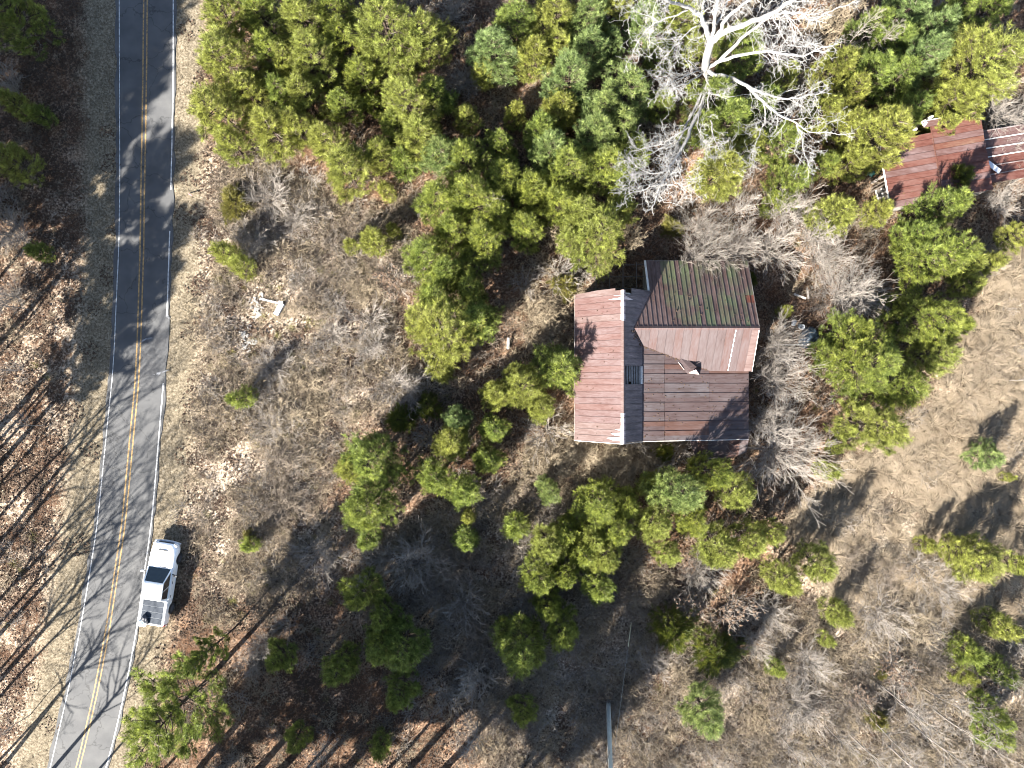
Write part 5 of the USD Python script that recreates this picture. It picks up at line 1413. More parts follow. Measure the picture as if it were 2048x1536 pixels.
CEDARS = [make_cedar('cedar_kind_0', 61, 3.2, 1.5, M['cedar']), make_cedar('cedar_kind_1', 62, 3.8, 1.3, M['cedar'], 1.1), make_cedar('olive_kind_0', 63, 1.6, 1.0, M['olive'], .6)]
SHRUBS = {'grey': [make_shrub(f'grey_shrub_kind_{i}', 700 + i, 2.8, 1.5, M['grey_twigs'], 18, (9, 5), .020, .0065) for i in range(3)],
          'dense': [make_shrub(f'dense_shrub_kind_{i}', 720 + i, 3.4, 2.4, M['grey_twigs'], 30, (10, 5), .021, .0065) for i in range(2)],
          'star': [make_shrub('star_shrub_kind', 740, 2.2, 1.1, M['grey_twigs'], 14, (6, 4), .021, .007, out=1.1)],
          'tan': [make_shrub(f'tan_shrub_kind_{i}', 750 + i, 1.5, 1.3, M['tan_twigs'], 18, (9, 5), .012, .0065, wig=.25) for i in range(2)],
          'leafy': [make_shrub('leafy_shrub_kind', 760, 3.0, 1.7, M['grey_twigs'], 8, (7, 4), .028, leaves=420, leaf_mat=M['red_leaves'])],
          'brown': [make_shrub(f'brown_shrub_kind_{i}', 770 + i, 1.8, 1.3, M['brown_twigs'], 16, (8, 5), .013, .006, wig=.22) for i in range(2)]}
BARE = {'sapling': [make_bare_tree(f'bare_sapling_kind_{i}', 800 + i, 5.5, 1.7, M['grey_twigs'], (18, 5, 3), .045) for i in range(3)],
        'bush': [make_bare_tree(f'bushy_tree_kind_{i}', 820 + i, 4.6, 2.3, M['grey_twigs'], (26, 6, 3), .05, .009, start=.12, ang=(.5, 1.1)) for i in range(2)],
        'pole': [make_bare_tree(f'bare_pole_kind_{i}', 840 + i, 8.5, 2.0, M['grey_twigs'], (20, 5, 3), .07, start=.3, ang=(.6, 1.2)) for i in range(2)],
        'tall': [make_bare_tree(f'tall_bare_kind_{i}', 860 + i, 19.0, 5.5, M['dead_twigs'], (20, 7, 4, 3), .26, .014, start=.42, ang=(.5, 1.0)) for i in range(2)]}

vr = np.random.default_rng(77)


def gz1(x, y):
    return float(ground_z(np.array([x]), np.array([y]))[0])


def plant(K, name, label, cat, u, v, rad_px, h=None, zc=.62, group=None, tilt=None):
    """Stands a copy so that its crown middle shows at photo place (u, v) with the given radius."""
    h = h or K.H
    p = at(u, v, zc * h)
    sr = rad_px * (CAM_H - zc * h) / FOC / K.R
    return K.put(name, label, cat, (p[0], p[1], gz1(p[0], p[1])), vr.uniform(0, 6.28), (sr * vr.uniform(.9, 1.16), sr * vr.uniform(.86, 1.08), h / K.H), group, tilt)


def pine_h(r_):
    return 2.6 + 0.072 * r_ if r_ >= 36 else 0.7 + 0.105 * r_


def pine(tone, u, v, r_, label, h=None):
    h = h or pine_h(r_)
    size = 'L' if r_ >= 62 else 'M' if r_ >= 30 else 'S'
    Ks = PINES[tone, size]
    K = Ks[int(vr.integers(len(Ks)))]
    name = 'pine_sapling' if r_ < 30 else 'pine_tree'
    plant(K, name, label, 'pine sapling' if r_ < 30 else 'pine tree', u, v, r_ * (1.34 if v < 760 and r_ > 28 else 1.24), h)


for row in PINE_TABLE:
    pine(*row)

plant(OPEN[0], 'pine_tree', 'tall open-branched pine at the lower left beside the road, below the pickup', 'pine tree', 330, 1440, 138, 11.0, zc=.75)
plant(OPEN[0], 'pine_tree', 'open-branched pine top reaching up right below the pickup', 'pine tree', 398, 1318, 46, 8.0, zc=.8)

CEDAR_TABLE = [
    (1, 1905, 362, 40, 3.6, 'dark yellow-tipped cedar in front of the rusty shed roof', 'cedar tree'),
    (0, 1350, 1258, 46, 3.2, 'dense dark green cedar beside the leafy bare bush, lower right of centre', 'cedar tree'),
    (0, 1435, 1305, 52, 2.6, 'rusty yellow-green cedar joined to the right of the dense dark cedar', 'cedar tree'),
    (1, 800, 838, 32, 2.6, 'dark round cedar at the right rim of the thicket', 'cedar tree'),
    (0, 855, 815, 30, 2.2, 'dark sprawling cedar right of the round cedar by the thicket', 'cedar tree'),
    (2, 470, 407, 32, 1.5, 'olive bush near the verge at the top of the thicket', 'evergreen bush'),
    (2, 1130, 570, 30, 1.8, 'yellow-green bush left of the upper house corner', 'evergreen bush'),
    (2, 1755, 1440, 24, 1.4, 'olive bush among bare trees near the bottom right', 'evergreen bush'),
    (2, 1762, 1345, 16, 1.0, 'small olive bush on brown leaves in the lower right scrub', 'evergreen bush'),
    (2, 500, 1070, 14, 1.0, 'small olive bush right of the pickup shadow', 'evergreen bush'),
    (1, 1330, 905, 22, 2.0, 'yellow-green bush at the lower roof edge of the house', 'evergreen bush'),
    (2, 1345, 455, 24, 1.6, 'small green bush in the dark gap above the crossing gable', 'evergreen bush'),
    (1, 1500, 560, 16, 1.5, 'small yellowish bush at the upper right corner of the crossing gable', 'evergreen bush'),
]
for (i, u, v, r_, h_, lab, ct) in CEDAR_TABLE:
    plant(CEDARS[i], 'cedar_tree' if ct == 'cedar tree' else 'evergreen_bush', lab, ct, u, v, r_, h_, zc=.5)

SHRUB_TABLE = [
    ('grey', 545, 388, 46, 2.2, 'large pale bare bush at the top of the thicket beside the olive bush'),
    ('grey', 505, 488, 36, 1.6, 'pale bare bush above the rubble, touching the bright saplings'),
    ('grey', 590, 430, 34, 1.8, 'bare bush right of the large pale one in the upper thicket'),
    ('leafy', 785, 555, 52, 2.4, 'pinkish grey bare bush at the thicket rim left of the dark pines'),
    ('tan', 735, 575, 40, 1.6, 'fine tan bush left of the pinkish grey bush'),
    ('star', 735, 640, 34, 1.6, 'star-shaped bare bush left of the large lone pine'),
    ('grey', 740, 690, 36, 1.6, 'grey bush below the star-shaped bush in the thicket'),
    ('grey', 668, 668, 30, 1.4, 'low grey bush in the middle of the thicket'),
    ('grey', 800, 775, 48, 2.2, 'spreading white-stemmed bush at the lower right of the thicket'),
    ('star', 850, 745, 28, 1.5, 'small star bush under the large lone pine'),
    ('grey', 545, 735, 38, 1.4, 'bare bush in the lower left of the thicket'),
    ('tan', 610, 770, 44, 1.3, 'tan bush in the lower middle of the thicket'),
    ('tan', 570, 830, 44, 1.3, 'tan bush above the striped straw clearing'),
    ('grey', 540, 850, 36, 1.3, 'grey bush beside the striped straw clearing'),
    ('grey', 640, 1110, 46, 1.8, 'tangled grey bush in half shade below the large pine pair'),
    ('brown', 575, 1010, 46, 1.4, 'brown bush left of the large pine pair'),
    ('brown', 560, 930, 44, 1.4, 'brown bush between the lone small pine and the large pair'),
    ('dense', 1400, 505, 54, 3.6, 'white-stemmed bare bush reaching over the upper edge of the mossy roof'),
    ('dense', 1478, 497, 52, 3.6, 'second bare bush over the mossy roof edge, right of the white-stemmed one'),
    ('grey', 1548, 500, 50, 3.2, 'bare bush right of the mossy roof, upper side'),
    ('dense', 1648, 512, 58, 3.0, 'wide fan-shaped bare bush between the house and the large pine below the shed'),
    ('dense', 1400, 455, 44, 3.0, 'bare bush behind the white-stemmed bush above the mossy roof'),
    ('grey', 1600, 430, 48, 3.2, 'pinkish bare bush below the pine between house and shed'),
    ('tan', 1265, 478, 34, 2.2, 'brown twiggy bush between the large pine and the mossy roof'),
    ('tan', 1108, 475, 28, 2.0, 'pinkish bush under the pine above the house corner'),
    ('dense', 1690, 598, 74, 3.2, 'huge spreading olive-grey bare bush above the dark tarp'),
    ('dense', 1560, 690, 54, 3.8, 'white bare tree crown beside the right end of the crossing gable'),
    ('dense', 1558, 755, 50, 3.8, 'white twiggy bush beside the lower right of the house roof'),
    ('dense', 1568, 905, 92, 3.6, 'huge round grey bare bush at the lower right of the house'),
    ('grey', 1540, 840, 46, 3.0, 'bare bush between the white twiggy bush and the huge round one'),
    ('star', 1368, 905, 46, 2.4, 'wide star-shaped bare bush at the lower edge of the rear roof'),
    ('star', 1275, 882, 24, 2.6, 'small bare bush over the lower edge of the roof at the ridge end'),
    ('star', 1098, 860, 38, 2.4, 'white bare bush left of the lower left house corner'),
    ('star', 1058, 858, 20, 1.8, 'small bare star bush left of the white one by the house corner'),
    ('tan', 1115, 915, 44, 1.8, 'pale bush below the lower left house corner'),
    ('tan', 1160, 905, 42, 1.5, 'olive-tan bush below the left roof'),
    ('tan', 1215, 910, 44, 1.5, 'olive-tan bush below the ridge end of the roof'),
    ('tan', 1250, 945, 40, 1.4, 'olive bush below the roof, in the pine shadow'),
    ('tan', 1300, 920, 36, 1.4, 'thin olive bush left of the wide star bush'),
    ('tan', 1085, 665, 46, 1.7, 'olive-tan bush left of the house roof eave'),
    ('tan', 1065, 620, 42, 1.6, 'pale tan bush at the upper left of the house'),
    ('tan', 1105, 630, 34, 1.6, 'tan bush touching the left eave of the house'),
    ('star', 1112, 545, 34, 2.2, 'bare bush above the yellow-green bush at the house corner'),
    ('star', 1160, 540, 26, 2.2, 'small bare bush in the dark gap above the left roof'),
    ('star', 1050, 570, 26, 1.6, 'small dark bare bush left of the yellow-green bush'),
    ('star', 860, 875, 32, 2.2, 'white star-shaped bush left of the star-shaped pine'),
    ('grey', 1062, 1115, 32, 2.4, 'white-stemmed bare bush left in the southern pine group'),
    ('star', 1022, 1085, 22, 1.8, 'small bare bush beside the pine standing apart'),
    ('grey', 1400, 1145, 40, 2.2, 'bare bush below the broad pines, south-east of the house'),
    ('leafy', 1385, 1210, 40, 2.4, 'white-branched bush above the dense dark cedar'),
    ('leafy', 1465, 1215, 56, 2.8, 'bare bush with clinging tan leaves right of the dense dark cedar'),
    ('grey', 1535, 1225, 38, 2.0, 'grey bush right of the bush with tan leaves'),
    ('grey', 1510, 1290, 36, 1.8, 'grey bush right of the rusty yellow cedar'),
    ('star', 925, 1215, 40, 2.0, 'pale star bush in the brown brush left of the dim pines'),
    ('star', 890, 1400, 30, 2.0, 'grey star bush in half shade near the bottom, left of centre'),
    ('star', 960, 1360, 34, 2.2, 'bare bush with long white stems near the bottom centre'),
    ('grey', 760, 1125, 44, 2.4, 'dim bare bush in deep shade, left of two'),
    ('grey', 830, 1120, 52, 2.4, 'dim bare bush in deep shade, right of two'),
    ('brown', 905, 1130, 50, 1.8, 'dim brown bush in deep shade right of the bare ones'),
    ('brown', 870, 1190, 48, 1.6, 'dim brown bush at the lower centre shade'),
    ('brown', 960, 1280, 44, 1.6, 'brown bush left of the dim pine by the guy wire'),
    ('star', 570, 1260, 26, 1.4, 'small bare bush in leaf litter above the dim pine, lower left'),
    ('grey', 525, 1290, 30, 1.5, 'grey bush at the right of the open-branched pine'),
    ('grey', 500, 1330, 28, 1.4, 'low grey bush in shade right of the open-branched pine'),
    ('grey', 2005, 225, 56, 3.0, 'bare bush at the right edge above the rusty shed'),
    ('dense', 2020, 285, 46, 2.6, 'bare bush leaning over the lean-to at the right edge'),
    ('grey', 2005, 405, 40, 2.2, 'bare bush below the lean-to at the right edge'),
    ('brown', 2010, 360, 30, 2.0, 'brown twiggy bush on the torn lean-to roof'),
    ('tan', 1645, 60, 44, 2.6, 'tan bush at the top edge right of the white tree'),
    ('tan', 1690, 40, 40, 2.6, 'pinkish tan bush at the top edge beside the leaning bare stem'),
    ('grey', 930, 160, 30, 2.0, 'bare bush in the shaded gap at top centre'),
    ('grey', 905, 20, 36, 2.2, 'dark bare bush at the top edge, left of the blue-green pine'),
    ('grey', 30, 470, 40, 2.2, 'bare bush at the left edge in the dark wood'),
    ('grey', 18, 590, 36, 2.2, 'pale bare bush at the left edge beside the long trunk shadows'),
    ('star', 15, 170, 36, 2.4, 'bare bush at the left edge between two lit pines'),
    ('grey', 1880, 1180, 44, 1.6, 'grey bush below the yellow meadow pine'),
    ('grey', 1760, 1230, 50, 1.6, 'fine grey bush at the top of the lower right scrub'),
    ('tan', 1830, 1250, 50, 1.6, 'olive-grey bush right in the top of the lower right scrub'),
    ('brown', 1700, 1130, 44, 1.4, 'dark brown brush at the lower left of the meadow'),
    ('brown', 1770, 1140, 44, 1.4, 'brown brush in the middle below the meadow'),
    ('star', 1840, 1130, 34, 1.4, 'bare bush with white twigs at the lower meadow rim'),
    ('leafy', 1800, 1340, 52, 2.2, 'brown-leaved bush in the middle of the lower right scrub'),
    ('leafy', 1720, 1400, 40, 1.8, 'brown-leaved bush left of the long bare stems'),
    ('grey', 1620, 1330, 44, 1.6, 'grey bush in the lower right scrub left of the leaves'),
    ('grey', 1600, 1420, 46, 1.8, 'grey bush at the lower middle right beside the striped shadows'),
    ('grey', 1310, 1330, 34, 1.4, 'pale bare bush right of the guy wire'),
    ('tan', 1370, 1370, 40, 1.3, 'straw-coloured bush above the lone pale green pine'),
]
for (kd, u, v, r_, h_, lab) in SHRUB_TABLE:
    Ks = SHRUBS[kd]
    plant(Ks[int(vr.integers(len(Ks)))], 'bare_bush', lab, 'bare bush', u, v, r_ * 1.1, h_, zc=.5)

# slim leafless trees: kind, foot on the photo, height, crown radius (m), label
BARE_TABLE = [
    ('pole', 1758, 1368, 7.5, 1.7, 'long bare stem slanting across the lower right scrub, topmost'),
    ('pole', 1790, 1400, 7.5, 1.7, 'long bare stem right of the brown-leaved bush'),
    ('pole', 1735, 1430, 7.0, 1.7, 'long bare stem in the lower right corner tangle, left side'),
    ('pole', 1820, 1445, 7.5, 1.8, 'long bare stem in the middle of the lower right corner tangle'),
    ('pole', 1868, 1420, 7.5, 1.8, 'long bare stem near the two corner pines'),
    ('pole', 1700, 1470, 7.0, 1.7, 'long bare stem near the bottom edge below the brown leaves'),
    ('pole', 1775, 1490, 7.0, 1.8, 'long bare stem at the bottom edge, right of centre tangle'),
    ('sapling', 1650, 1450, 5.5, 1.5, 'bare sapling left of the corner tangle of stems'),
    ('sapling', 1620, 1500, 5.5, 1.5, 'bare sapling at the bottom edge left of the tangle'),
    ('sapling', 1560, 1470, 5.0, 1.4, 'bare sapling at the bottom edge right of the lone pale pine'),
    ('sapling', 1910, 1380, 6.0, 1.5, 'bare sapling leaning toward the right edge above the corner pines'),
    ('sapling', 1840, 1370, 6.0, 1.5, 'bare sapling standing in brown leaves'),
    ('sapling', 1950, 1330, 6.0, 1.5, 'bare sapling near the right edge among green saplings'),
    ('sapling', 1410, 1490, 4.5, 1.2, 'bare sapling at the bottom edge under the lone pale pine'),
    ('pole', 1640, 150, 8.0, 1.3, 'pale leaning bare tree between the white tree and the right-hand pines'),
    ('pole', 1715, 125, 7.0, 1.2, 'slim bare tree at the left rim of the right-hand pines'),
    ('bush', 1455, 440, 5.0, 1.7, 'slanting bare tree above the mossy roof'),
    ('bush', 1530, 440, 5.0, 1.7, 'slanting bare tree right of the mossy roof top corner'),
    ('bush', 1600, 490, 4.8, 1.7, 'slanting bare tree left of the fan-shaped bush'),
    ('bush', 1660, 600, 5.2, 2.2, 'leaning bare tree whose pale stems point right toward the meadow clump'),
    ('sapling', 1535, 720, 5.5, 1.7, 'bare tree close to the right end of the gable roof'),
    ('sapling', 1530, 860, 5.0, 1.9, 'bare tree inside the huge round grey bush'),
    ('sapling', 985, 430, 5.0, 1.2, 'thin bare tree in the dark gap of the central pines'),
    ('sapling', 640, 380, 4.0, 1.3, 'thin bare tree at the upper rim of the thicket'),
    ('sapling', 735, 1150, 4.5, 1.3, 'thin bare tree in deep shade below the large pine pair'),
    ('sapling', 955, 1440, 5.5, 1.5, 'bare tree with hanging twigs near the bottom centre'),
    ('sapling', 660, 1470, 5.0, 1.3, 'bare tree at the bottom edge in striped shade'),
    ('sapling', 940, 1330, 5.0, 1.5, 'bare white-stemmed tree left of the dim bottom pine'),
    ('sapling', 40, 150, 7.0, 1.4, 'bare tree in the dark upper left wood'),
    ('sapling', 60, 620, 6.0, 1.3, 'bare tree left of the road, middle of the left edge'),
    ('sapling', 40, 740, 6.0, 1.4, 'bare tree left of the road below the middle of the left edge'),
    ('sapling', 90, 850, 5.0, 1.3, 'bare tree in leaf litter left of the road'),
    ('sapling', 30, 1000, 5.5, 1.3, 'bare tree at the left edge above the wide leaf litter'),
    ('sapling', 60, 1430, 5.5, 1.3, 'bare tree in the lower left corner'),
    ('sapling', 2000, 1270, 5.0, 1.3, 'bare sapling close to the right edge beside the yellow sapling'),
    ('sapling', 2010, 760, 4.0, 1.0, 'thin bare sapling in the meadow by the right edge'),
]
for (kd, u, v, h_, rm, lab) in BARE_TABLE:
    Ks = BARE[kd]; K = Ks[int(vr.integers(len(Ks)))]
    p = at(u, v)
    K.put('bare_tree', lab, 'bare tree', (p[0], p[1], gz1(p[0], p[1])), vr.uniform(0, 6.28), (rm / K.R, rm / K.R, h_ / K.H))

# tall trees beyond the left and bottom edges, whose shadows fall into the view
TALL_TABLE = [
    ('p', 300, 1655, 12, .9), ('p', 420, 1640, 12, .9), ('p', 520, 1665, 13, 1.0), ('d', 340, 1600, 12, .5), ('d', 250, 1620, 13, .55), ('d', 560, 1600, 12, .5),
    ('d', -40, 1080, 13, .5), ('d', -75, 960, 14, .5), ('d', -130, 1010, 15, .55), ('d', -180, 1180, 16, .6), ('d', -30, 1230, 12, .45), ('d', -120, 1380, 16, .6), ('d', -40, 1440, 13, .5), ('d', -170, 1530, 17, .6), ('d', -90, 760, 13, .5), ('d', -150, 890, 15, .55), ('d', -20, 1540, 12, .45), ('d', 110, 1640, 13, .5),
    ('p', -200, 540, 20, 1.2), ('p', -260, 620, 20, 1.2), ('p', -330, 700, 21, 1.2), ('p', -180, 430, 18, 1.1), ('p', -250, 360, 20, 1.2), ('p', -310, 540, 20, 1.2), ('p', -120, 350, 17, 1.0),
    ('p', -70, 470, 15, .9), ('p', -30, 330, 13, .8), ('p', -150, 560, 18, .95), ('p', -40, 900, 15, .85), ('p', -110, 810, 17, .95), ('p', -190, 700, 18, 1.0), ('p', -60, 180, 15, .9), ('p', -150, 260, 18, 1.0), ('p', -240, 420, 21, 1.1),
    ('p', -70, 1010, 15, .8), ('p', -90, 660, 13, .6),
    ('d', -90, 1180, 16, .8), ('d', -60, 1330, 15, .8), ('d', -150, 1290, 18, .9), ('d', -110, 1480, 17, .9), ('d', -60, 1610, 16, .8), ('d', 20, 1640, 14, .7), ('d', -210, 1420, 19, .9), ('d', -160, 1090, 17, .8),
    ('p', 372, 1618, 20, 1.15), ('p', 452, 1662, 20, 1.1), ('p', 560, 1690, 19, 1.1), ('p', 660, 1720, 20, 1.2), ('p', 770, 1680, 18, 1.2), ('p', 870, 1735, 17, 1.1), ('p', 930, 1690, 14, 1.0),
    ('d', 480, 1590, 15, .6), ('d', 620, 1610, 15, .6), ('d', 720, 1600, 14, .6),
]
for i, (kd, u, v, h_, s_) in enumerate(TALL_TABLE):
    p = at(u, v); K = TALL[i % 2] if kd == 'p' else BARE['tall'][i % 2]
    side = 'left' if u < 40 else 'bottom'
    lab = f'tall {"pine" if kd == "p" else "leafless tree"} standing beyond the {side} edge of the photo'
    K.put('tall_pine_tree' if kd == 'p' else 'tall_bare_tree', lab, 'pine tree' if kd == 'p' else 'bare tree', (p[0], p[1], gz1(p[0], p[1])), vr.uniform(0, 6.28), (s_, s_, h_ / K.H), f'tall {"pines" if kd == "p" else "leafless trees"} beyond the {side} edge')

# ---------------------------------------------------------------- the great white-barked tree
wt = thing('white_bark_tree', 'great leafless white-barked tree with spreading limbs near the top edge', 'bare tree')
wp = lambda x, y, z: at(1200 + x / 3.938, y / 3.938, z)
wr_ = np.random.default_rng(4242)
base_w = at(1414, 172); base_w[2] = gz1(base_w[0], base_w[1]) - .3
trunk_pts = [base_w, wp(885, 640, 2.2), wp(825, 545, 4.6), wp(842, 440, 6.6), wp(872, 330, 8.4)]
part(wt, 'trunk', pipe(trunk_pts, [.36, .30, .27, .25, .24], 12), M['white_bark'], smooth=True)
LIMBS = [  # points (x, y, z) on the enlarged photo, radius at start and end
    ([(872, 330, 8.4), (830, 205, 9.6), (800, 140, 10.3), (735, 70, 11.2), (620, 30, 12.2), (500, 0, 13.2), (380, -60, 14)], .17, .05),
    ([(800, 140, 10.3), (812, 60, 11.2), (822, -20, 12.2), (800, -130, 13.5)], .08, .04),
    ([(880, 325, 8.4), (898, 180, 9.8), (925, 20, 11.2), (960, -150, 13)], .13, .06),
    ([(930, 262, 8.9), (985, 150, 10), (1080, 60, 11), (1170, 0, 12), (1280, -110, 13.4)], .13, .05),
    ([(905, 205, 9.3), (960, 110, 9.6), (1000, 0, 9.8), (1030, -120, 10.5)], .07, .04),
    ([(875, 330, 8.4), (950, 262, 9.0), (1080, 220, 9.8), (1200, 158, 10.5), (1350, 108, 11.3), (1440, 50, 12), (1530, -10, 12.8), (1640, -80, 13.6)], .21, .06),
    ([(1350, 108, 11.3), (1440, 92, 11.4), (1575, 100, 11.6), (1668, 168, 11.6), (1760, 110, 11.9), (1850, 70, 12.2)], .09, .03),
    ([(1340, 110, 11.2), (1390, 190, 11.3), (1430, 270, 11.2), (1480, 350, 11)], .04, .015),
    ([(1440, 92, 11.4), (1500, 170, 11.2), (1570, 240, 11.2), (1620, 330, 11)], .045, .015),
    ([(838, 540, 4.8), (920, 492, 5.5), (1050, 445, 6.2), (1180, 420, 6.8), (1330, 402, 7.3), (1480, 422, 7.6), (1620, 442, 8), (1745, 372, 8.6)], .14, .04),
    ([(945, 475, 5.6), (1045, 375, 6.8), (1140, 285, 7.8), (1280, 170, 9), (1380, 90, 9.9)], .13, .06),
    ([(822, 552, 4.5), (905, 590, 5.0), (1050, 612, 5.6), (1160, 680, 6.1), (1280, 732, 6.5), (1430, 782, 6.9), (1560, 770, 7.3), (1690, 740, 7.7)], .16, .035),
    ([(1160, 680, 6.1), (1250, 762, 6.3), (1330, 852, 6.5), (1450, 922, 6.8), (1550, 972, 7.0), (1650, 1042, 7.1), (1850, 1052, 7.4)], .12, .02),
    ([(1550, 972, 7.0), (1597, 1080, 6.8), (1600, 1200, 6.8), (1640, 1280, 6.6)], .05, .015),
    ([(1290, 810, 6.3), (1300, 900, 6.2), (1290, 980, 6.0), (1240, 1110, 5.9), (1180, 1225, 5.8)], .05, .015),
    ([(840, 590, 4.2), (850, 690, 4.6), (870, 745, 5.0), (1000, 762, 5.4), (1180, 745, 5.8)], .06, .018),
    ([(850, 690, 4.6), (860, 850, 5.0), (880, 980, 5.3), (908, 1100, 5.6), (935, 1160, 5.8), (970, 1240, 6)], .06, .02),
    ([(845, 660, 3.8), (790, 880, 4.6), (700, 1030, 5.2), (660, 1155, 5.6), (600, 1250, 5.9), (540, 1340, 6.2), (480, 1450, 6.5), (440, 1560, 6.8)], .14, .05),
    ([(855, 660, 3.4), (770, 800, 3.8), (640, 1060, 4.6), (570, 1240, 5.0)], .11, .05),
    ([(700, 1000, 5.1), (600, 1062, 5.5), (520, 1130, 5.8), (420, 1152, 6.0), (250, 1190, 6.2)], .06, .018),
    ([(560, 1130, 5.4), (420, 1202, 5.8), (280, 1262, 6.0)], .04, .015),
    ([(780, 900, 4.7), (770, 1040, 5.2), (850, 1140, 5.6)], .04, .015),
    ([(820, 560, 4.6), (720, 640, 5.6), (620, 690, 6.2), (490, 702, 6.8)], .055, .015),
    ([(790, 560, 4.7), (680, 592, 5.8), (560, 650, 6.6)], .05, .015),
    ([(790, 570, 4.6), (700, 480, 6), (640, 440, 7)], .04, .015),
    ([(540, 1340, 6.2), (430, 1372, 6.4), (330, 1342, 6.6), (270, 1290, 6.8)], .05, .015),
    ([(600, 1250, 5.9), (640, 1330, 6.2), (640, 1450, 6.4)], .05, .02),
    ([(480, 1450, 6.5), (350, 1492, 6.7), (220, 1532, 6.9)], .05, .018),
    ([(540, 1340, 6.2), (590, 1430, 6.6), (680, 1500, 6.8)], .04, .015),
    ([(690, 80, 11.2), (560, 140, 11.2), (430, 165, 11.2), (330, 270, 11.0), (270, 385, 10.8)], .055, .02),
    ([(430, 165, 11.2), (390, 115, 11.4), (250, 90, 11.6)], .03, .012),
    ([(760, 210, 9.8), (690, 255, 9.6), (620, 320, 9.4), (570, 385, 9.2)], .04, .015),
]
for k_, (pts, ra, rb) in enumerate(LIMBS):
    P = np.array([wp(*p) for p in pts])
    n_ = len(P)
    t = np.linspace(0, 1, n_); tt = np.linspace(0, 1, (n_ - 1) * 3 + 1)
    Q = np.stack([np.interp(tt, t, P[:, i]) for i in range(3)], 1)
    Q[1:-1] = (Q[:-2] + 2 * Q[1:-1] + Q[2:]) / 4
    Q[1:-1] += wr_.normal(0, .035, (len(Q) - 2, 3))
    rad = np.linspace(ra, rb, len(Q))
    lb = part(wt, 'limb', pipe(Q, rad, 8 if ra > .09 else 6), M['white_bark'], smooth=True)
    segs = []
    Ltot = np.linalg.norm(np.diff(Q, axis=0), axis=1).sum()
    for c in range(int(Ltot * 2.3) + 3):
        s = wr_.uniform(.30 if ra > .12 else .12, 1.0) ** .8 * (len(Q) - 1); j = min(int(s), len(Q) - 2); b = Q[j] + (Q[j + 1] - Q[j]) * (s - j)
        ax = unit(Q[j + 1] - Q[j]); pr = unit(np.cross(ax, wr_.standard_normal(3))); a_ = wr_.uniform(.5, 1.2)
        grow(wr_, segs, b, ax * math.cos(a_) + pr * math.sin(a_) + [0, 0, .15], wr_.uniform(.8, 2.2), min(rad[j] * .42, .020), 2, 6, .33, .03, (5, 3), (.5, 1.1), (.35, .65), .0065, .15)
    grow(wr_, segs, Q[-1], unit(Q[-1] - Q[-2]), 1.2, rb, 2, 5, .28, .02, (6, 4), (.5, 1.1), (.35, .65), .0065, .1)
    tag(part(lb, 'twigs', tubes(segs), M['white_twigs']), kind='stuff')

# ---------------------------------------------------------------- stuff: grass, brush, fallen leaves
def instancer(name, label, protos, pts, idx, scale, yaw, cat, tiltv=None):
    """protos: list of (mesh, material)."""
    pi = UsdGeom.PointInstancer.Define(stage, f'/World/{name}')
    UsdGeom.Scope.Define(stage, f'/World/{name}/kinds')
    paths = []
    for i, (m, mm) in enumerate(protos):
        pth = f'/World/{name}/kinds/{name}_clump_{i:03d}'
        usdkit.mesh(stage, pth, m, mm); paths.append(Sdf.Path(pth))
    pi.CreatePrototypesRel().SetTargets(paths)
    pi.CreatePositionsAttr(Vt.Vec3fArray.FromNumpy(np.asarray(pts, np.float32)))
    pi.CreateProtoIndicesAttr(Vt.IntArray.FromNumpy(np.asarray(idx, np.int32)))
    sc_ = np.asarray(scale, np.float32)
    pi.CreateScalesAttr(Vt.Vec3fArray.FromNumpy(sc_ if sc_.ndim == 2 else np.stack([sc_] * 3, 1)))
    pi.CreateOrientationsAttr(Vt.QuathArray([Gf.Quath(float(math.cos(a / 2)), 0, 0, float(math.sin(a / 2))) for a in yaw]))
    tag(pi.GetPrim(), label, cat, None, 'stuff')


def tangle(seed, n_, R_, H_, r_=.012, wig=.35, L=(.5, 1.1)):
    r = np.random.default_rng(seed); segs = []
    for i in range(n_):
        a_ = r.uniform(0, 6.28); d = R_ * math.sqrt(r.uniform()) * .8
        dv = np.array([r.normal(0, .6), r.normal(0, .6), r.uniform(.15, .9)])
        grow(r, segs, (d * math.cos(a_), d * math.sin(a_), r.uniform(-.05, .12)), dv, r.uniform(*L) * H_ * 1.3, r_, 1, 4, wig, -.03, (3,), (.4, 1.0), (.3, .55), r_ * .6, .2)
    return tubes(segs)


def tussock(seed, n_, L, w, lay=.8, wind=(0, 0)):
    r = np.random.default_rng(seed); V, F = [], []
    for i in range(n_):
        a_ = r.uniform(0, 6.28); o = r.uniform(.2, 1.0) * lay
        d = np.array([math.cos(a_) * o + wind[0], math.sin(a_) * o + wind[1], 1.0 - .4 * o]); d = unit(d)
        p = np.array([r.normal(0, .05), r.normal(0, .05), 0]); l = L * r.uniform(.55, 1.15); s = unit(np.cross(d, [0, 0, 1.0])) * w * .5
        b0 = len(V)
        for k_ in range(4):
            t = k_ / 3; q = p + d * l * t + np.array([0, 0, -.55 * l * t * t]) + np.array([d[0], d[1], 0]) * .25 * l * t * t
            q[2] = max(q[2], .015 + .03 * t)
            ww = s * (1 - .8 * t)
            V += [q - ww, q + ww]
        for k_ in range(3):
            c = b0 + 2 * k_; F += [[c, c + 1, c + 3], [c, c + 3, c + 2]]
    return np.array(V), np.array(F)


def leaf_patch(seed, n_, R_, size):
    r = np.random.default_rng(seed); a_ = r.uniform(0, 6.28, n_); d = R_ * np.sqrt(r.uniform(size=n_))
    return leaf_quads(np.stack([d * np.cos(a_), d * np.sin(a_), r.uniform(.015, .07, n_)], 1), r, size, .35)


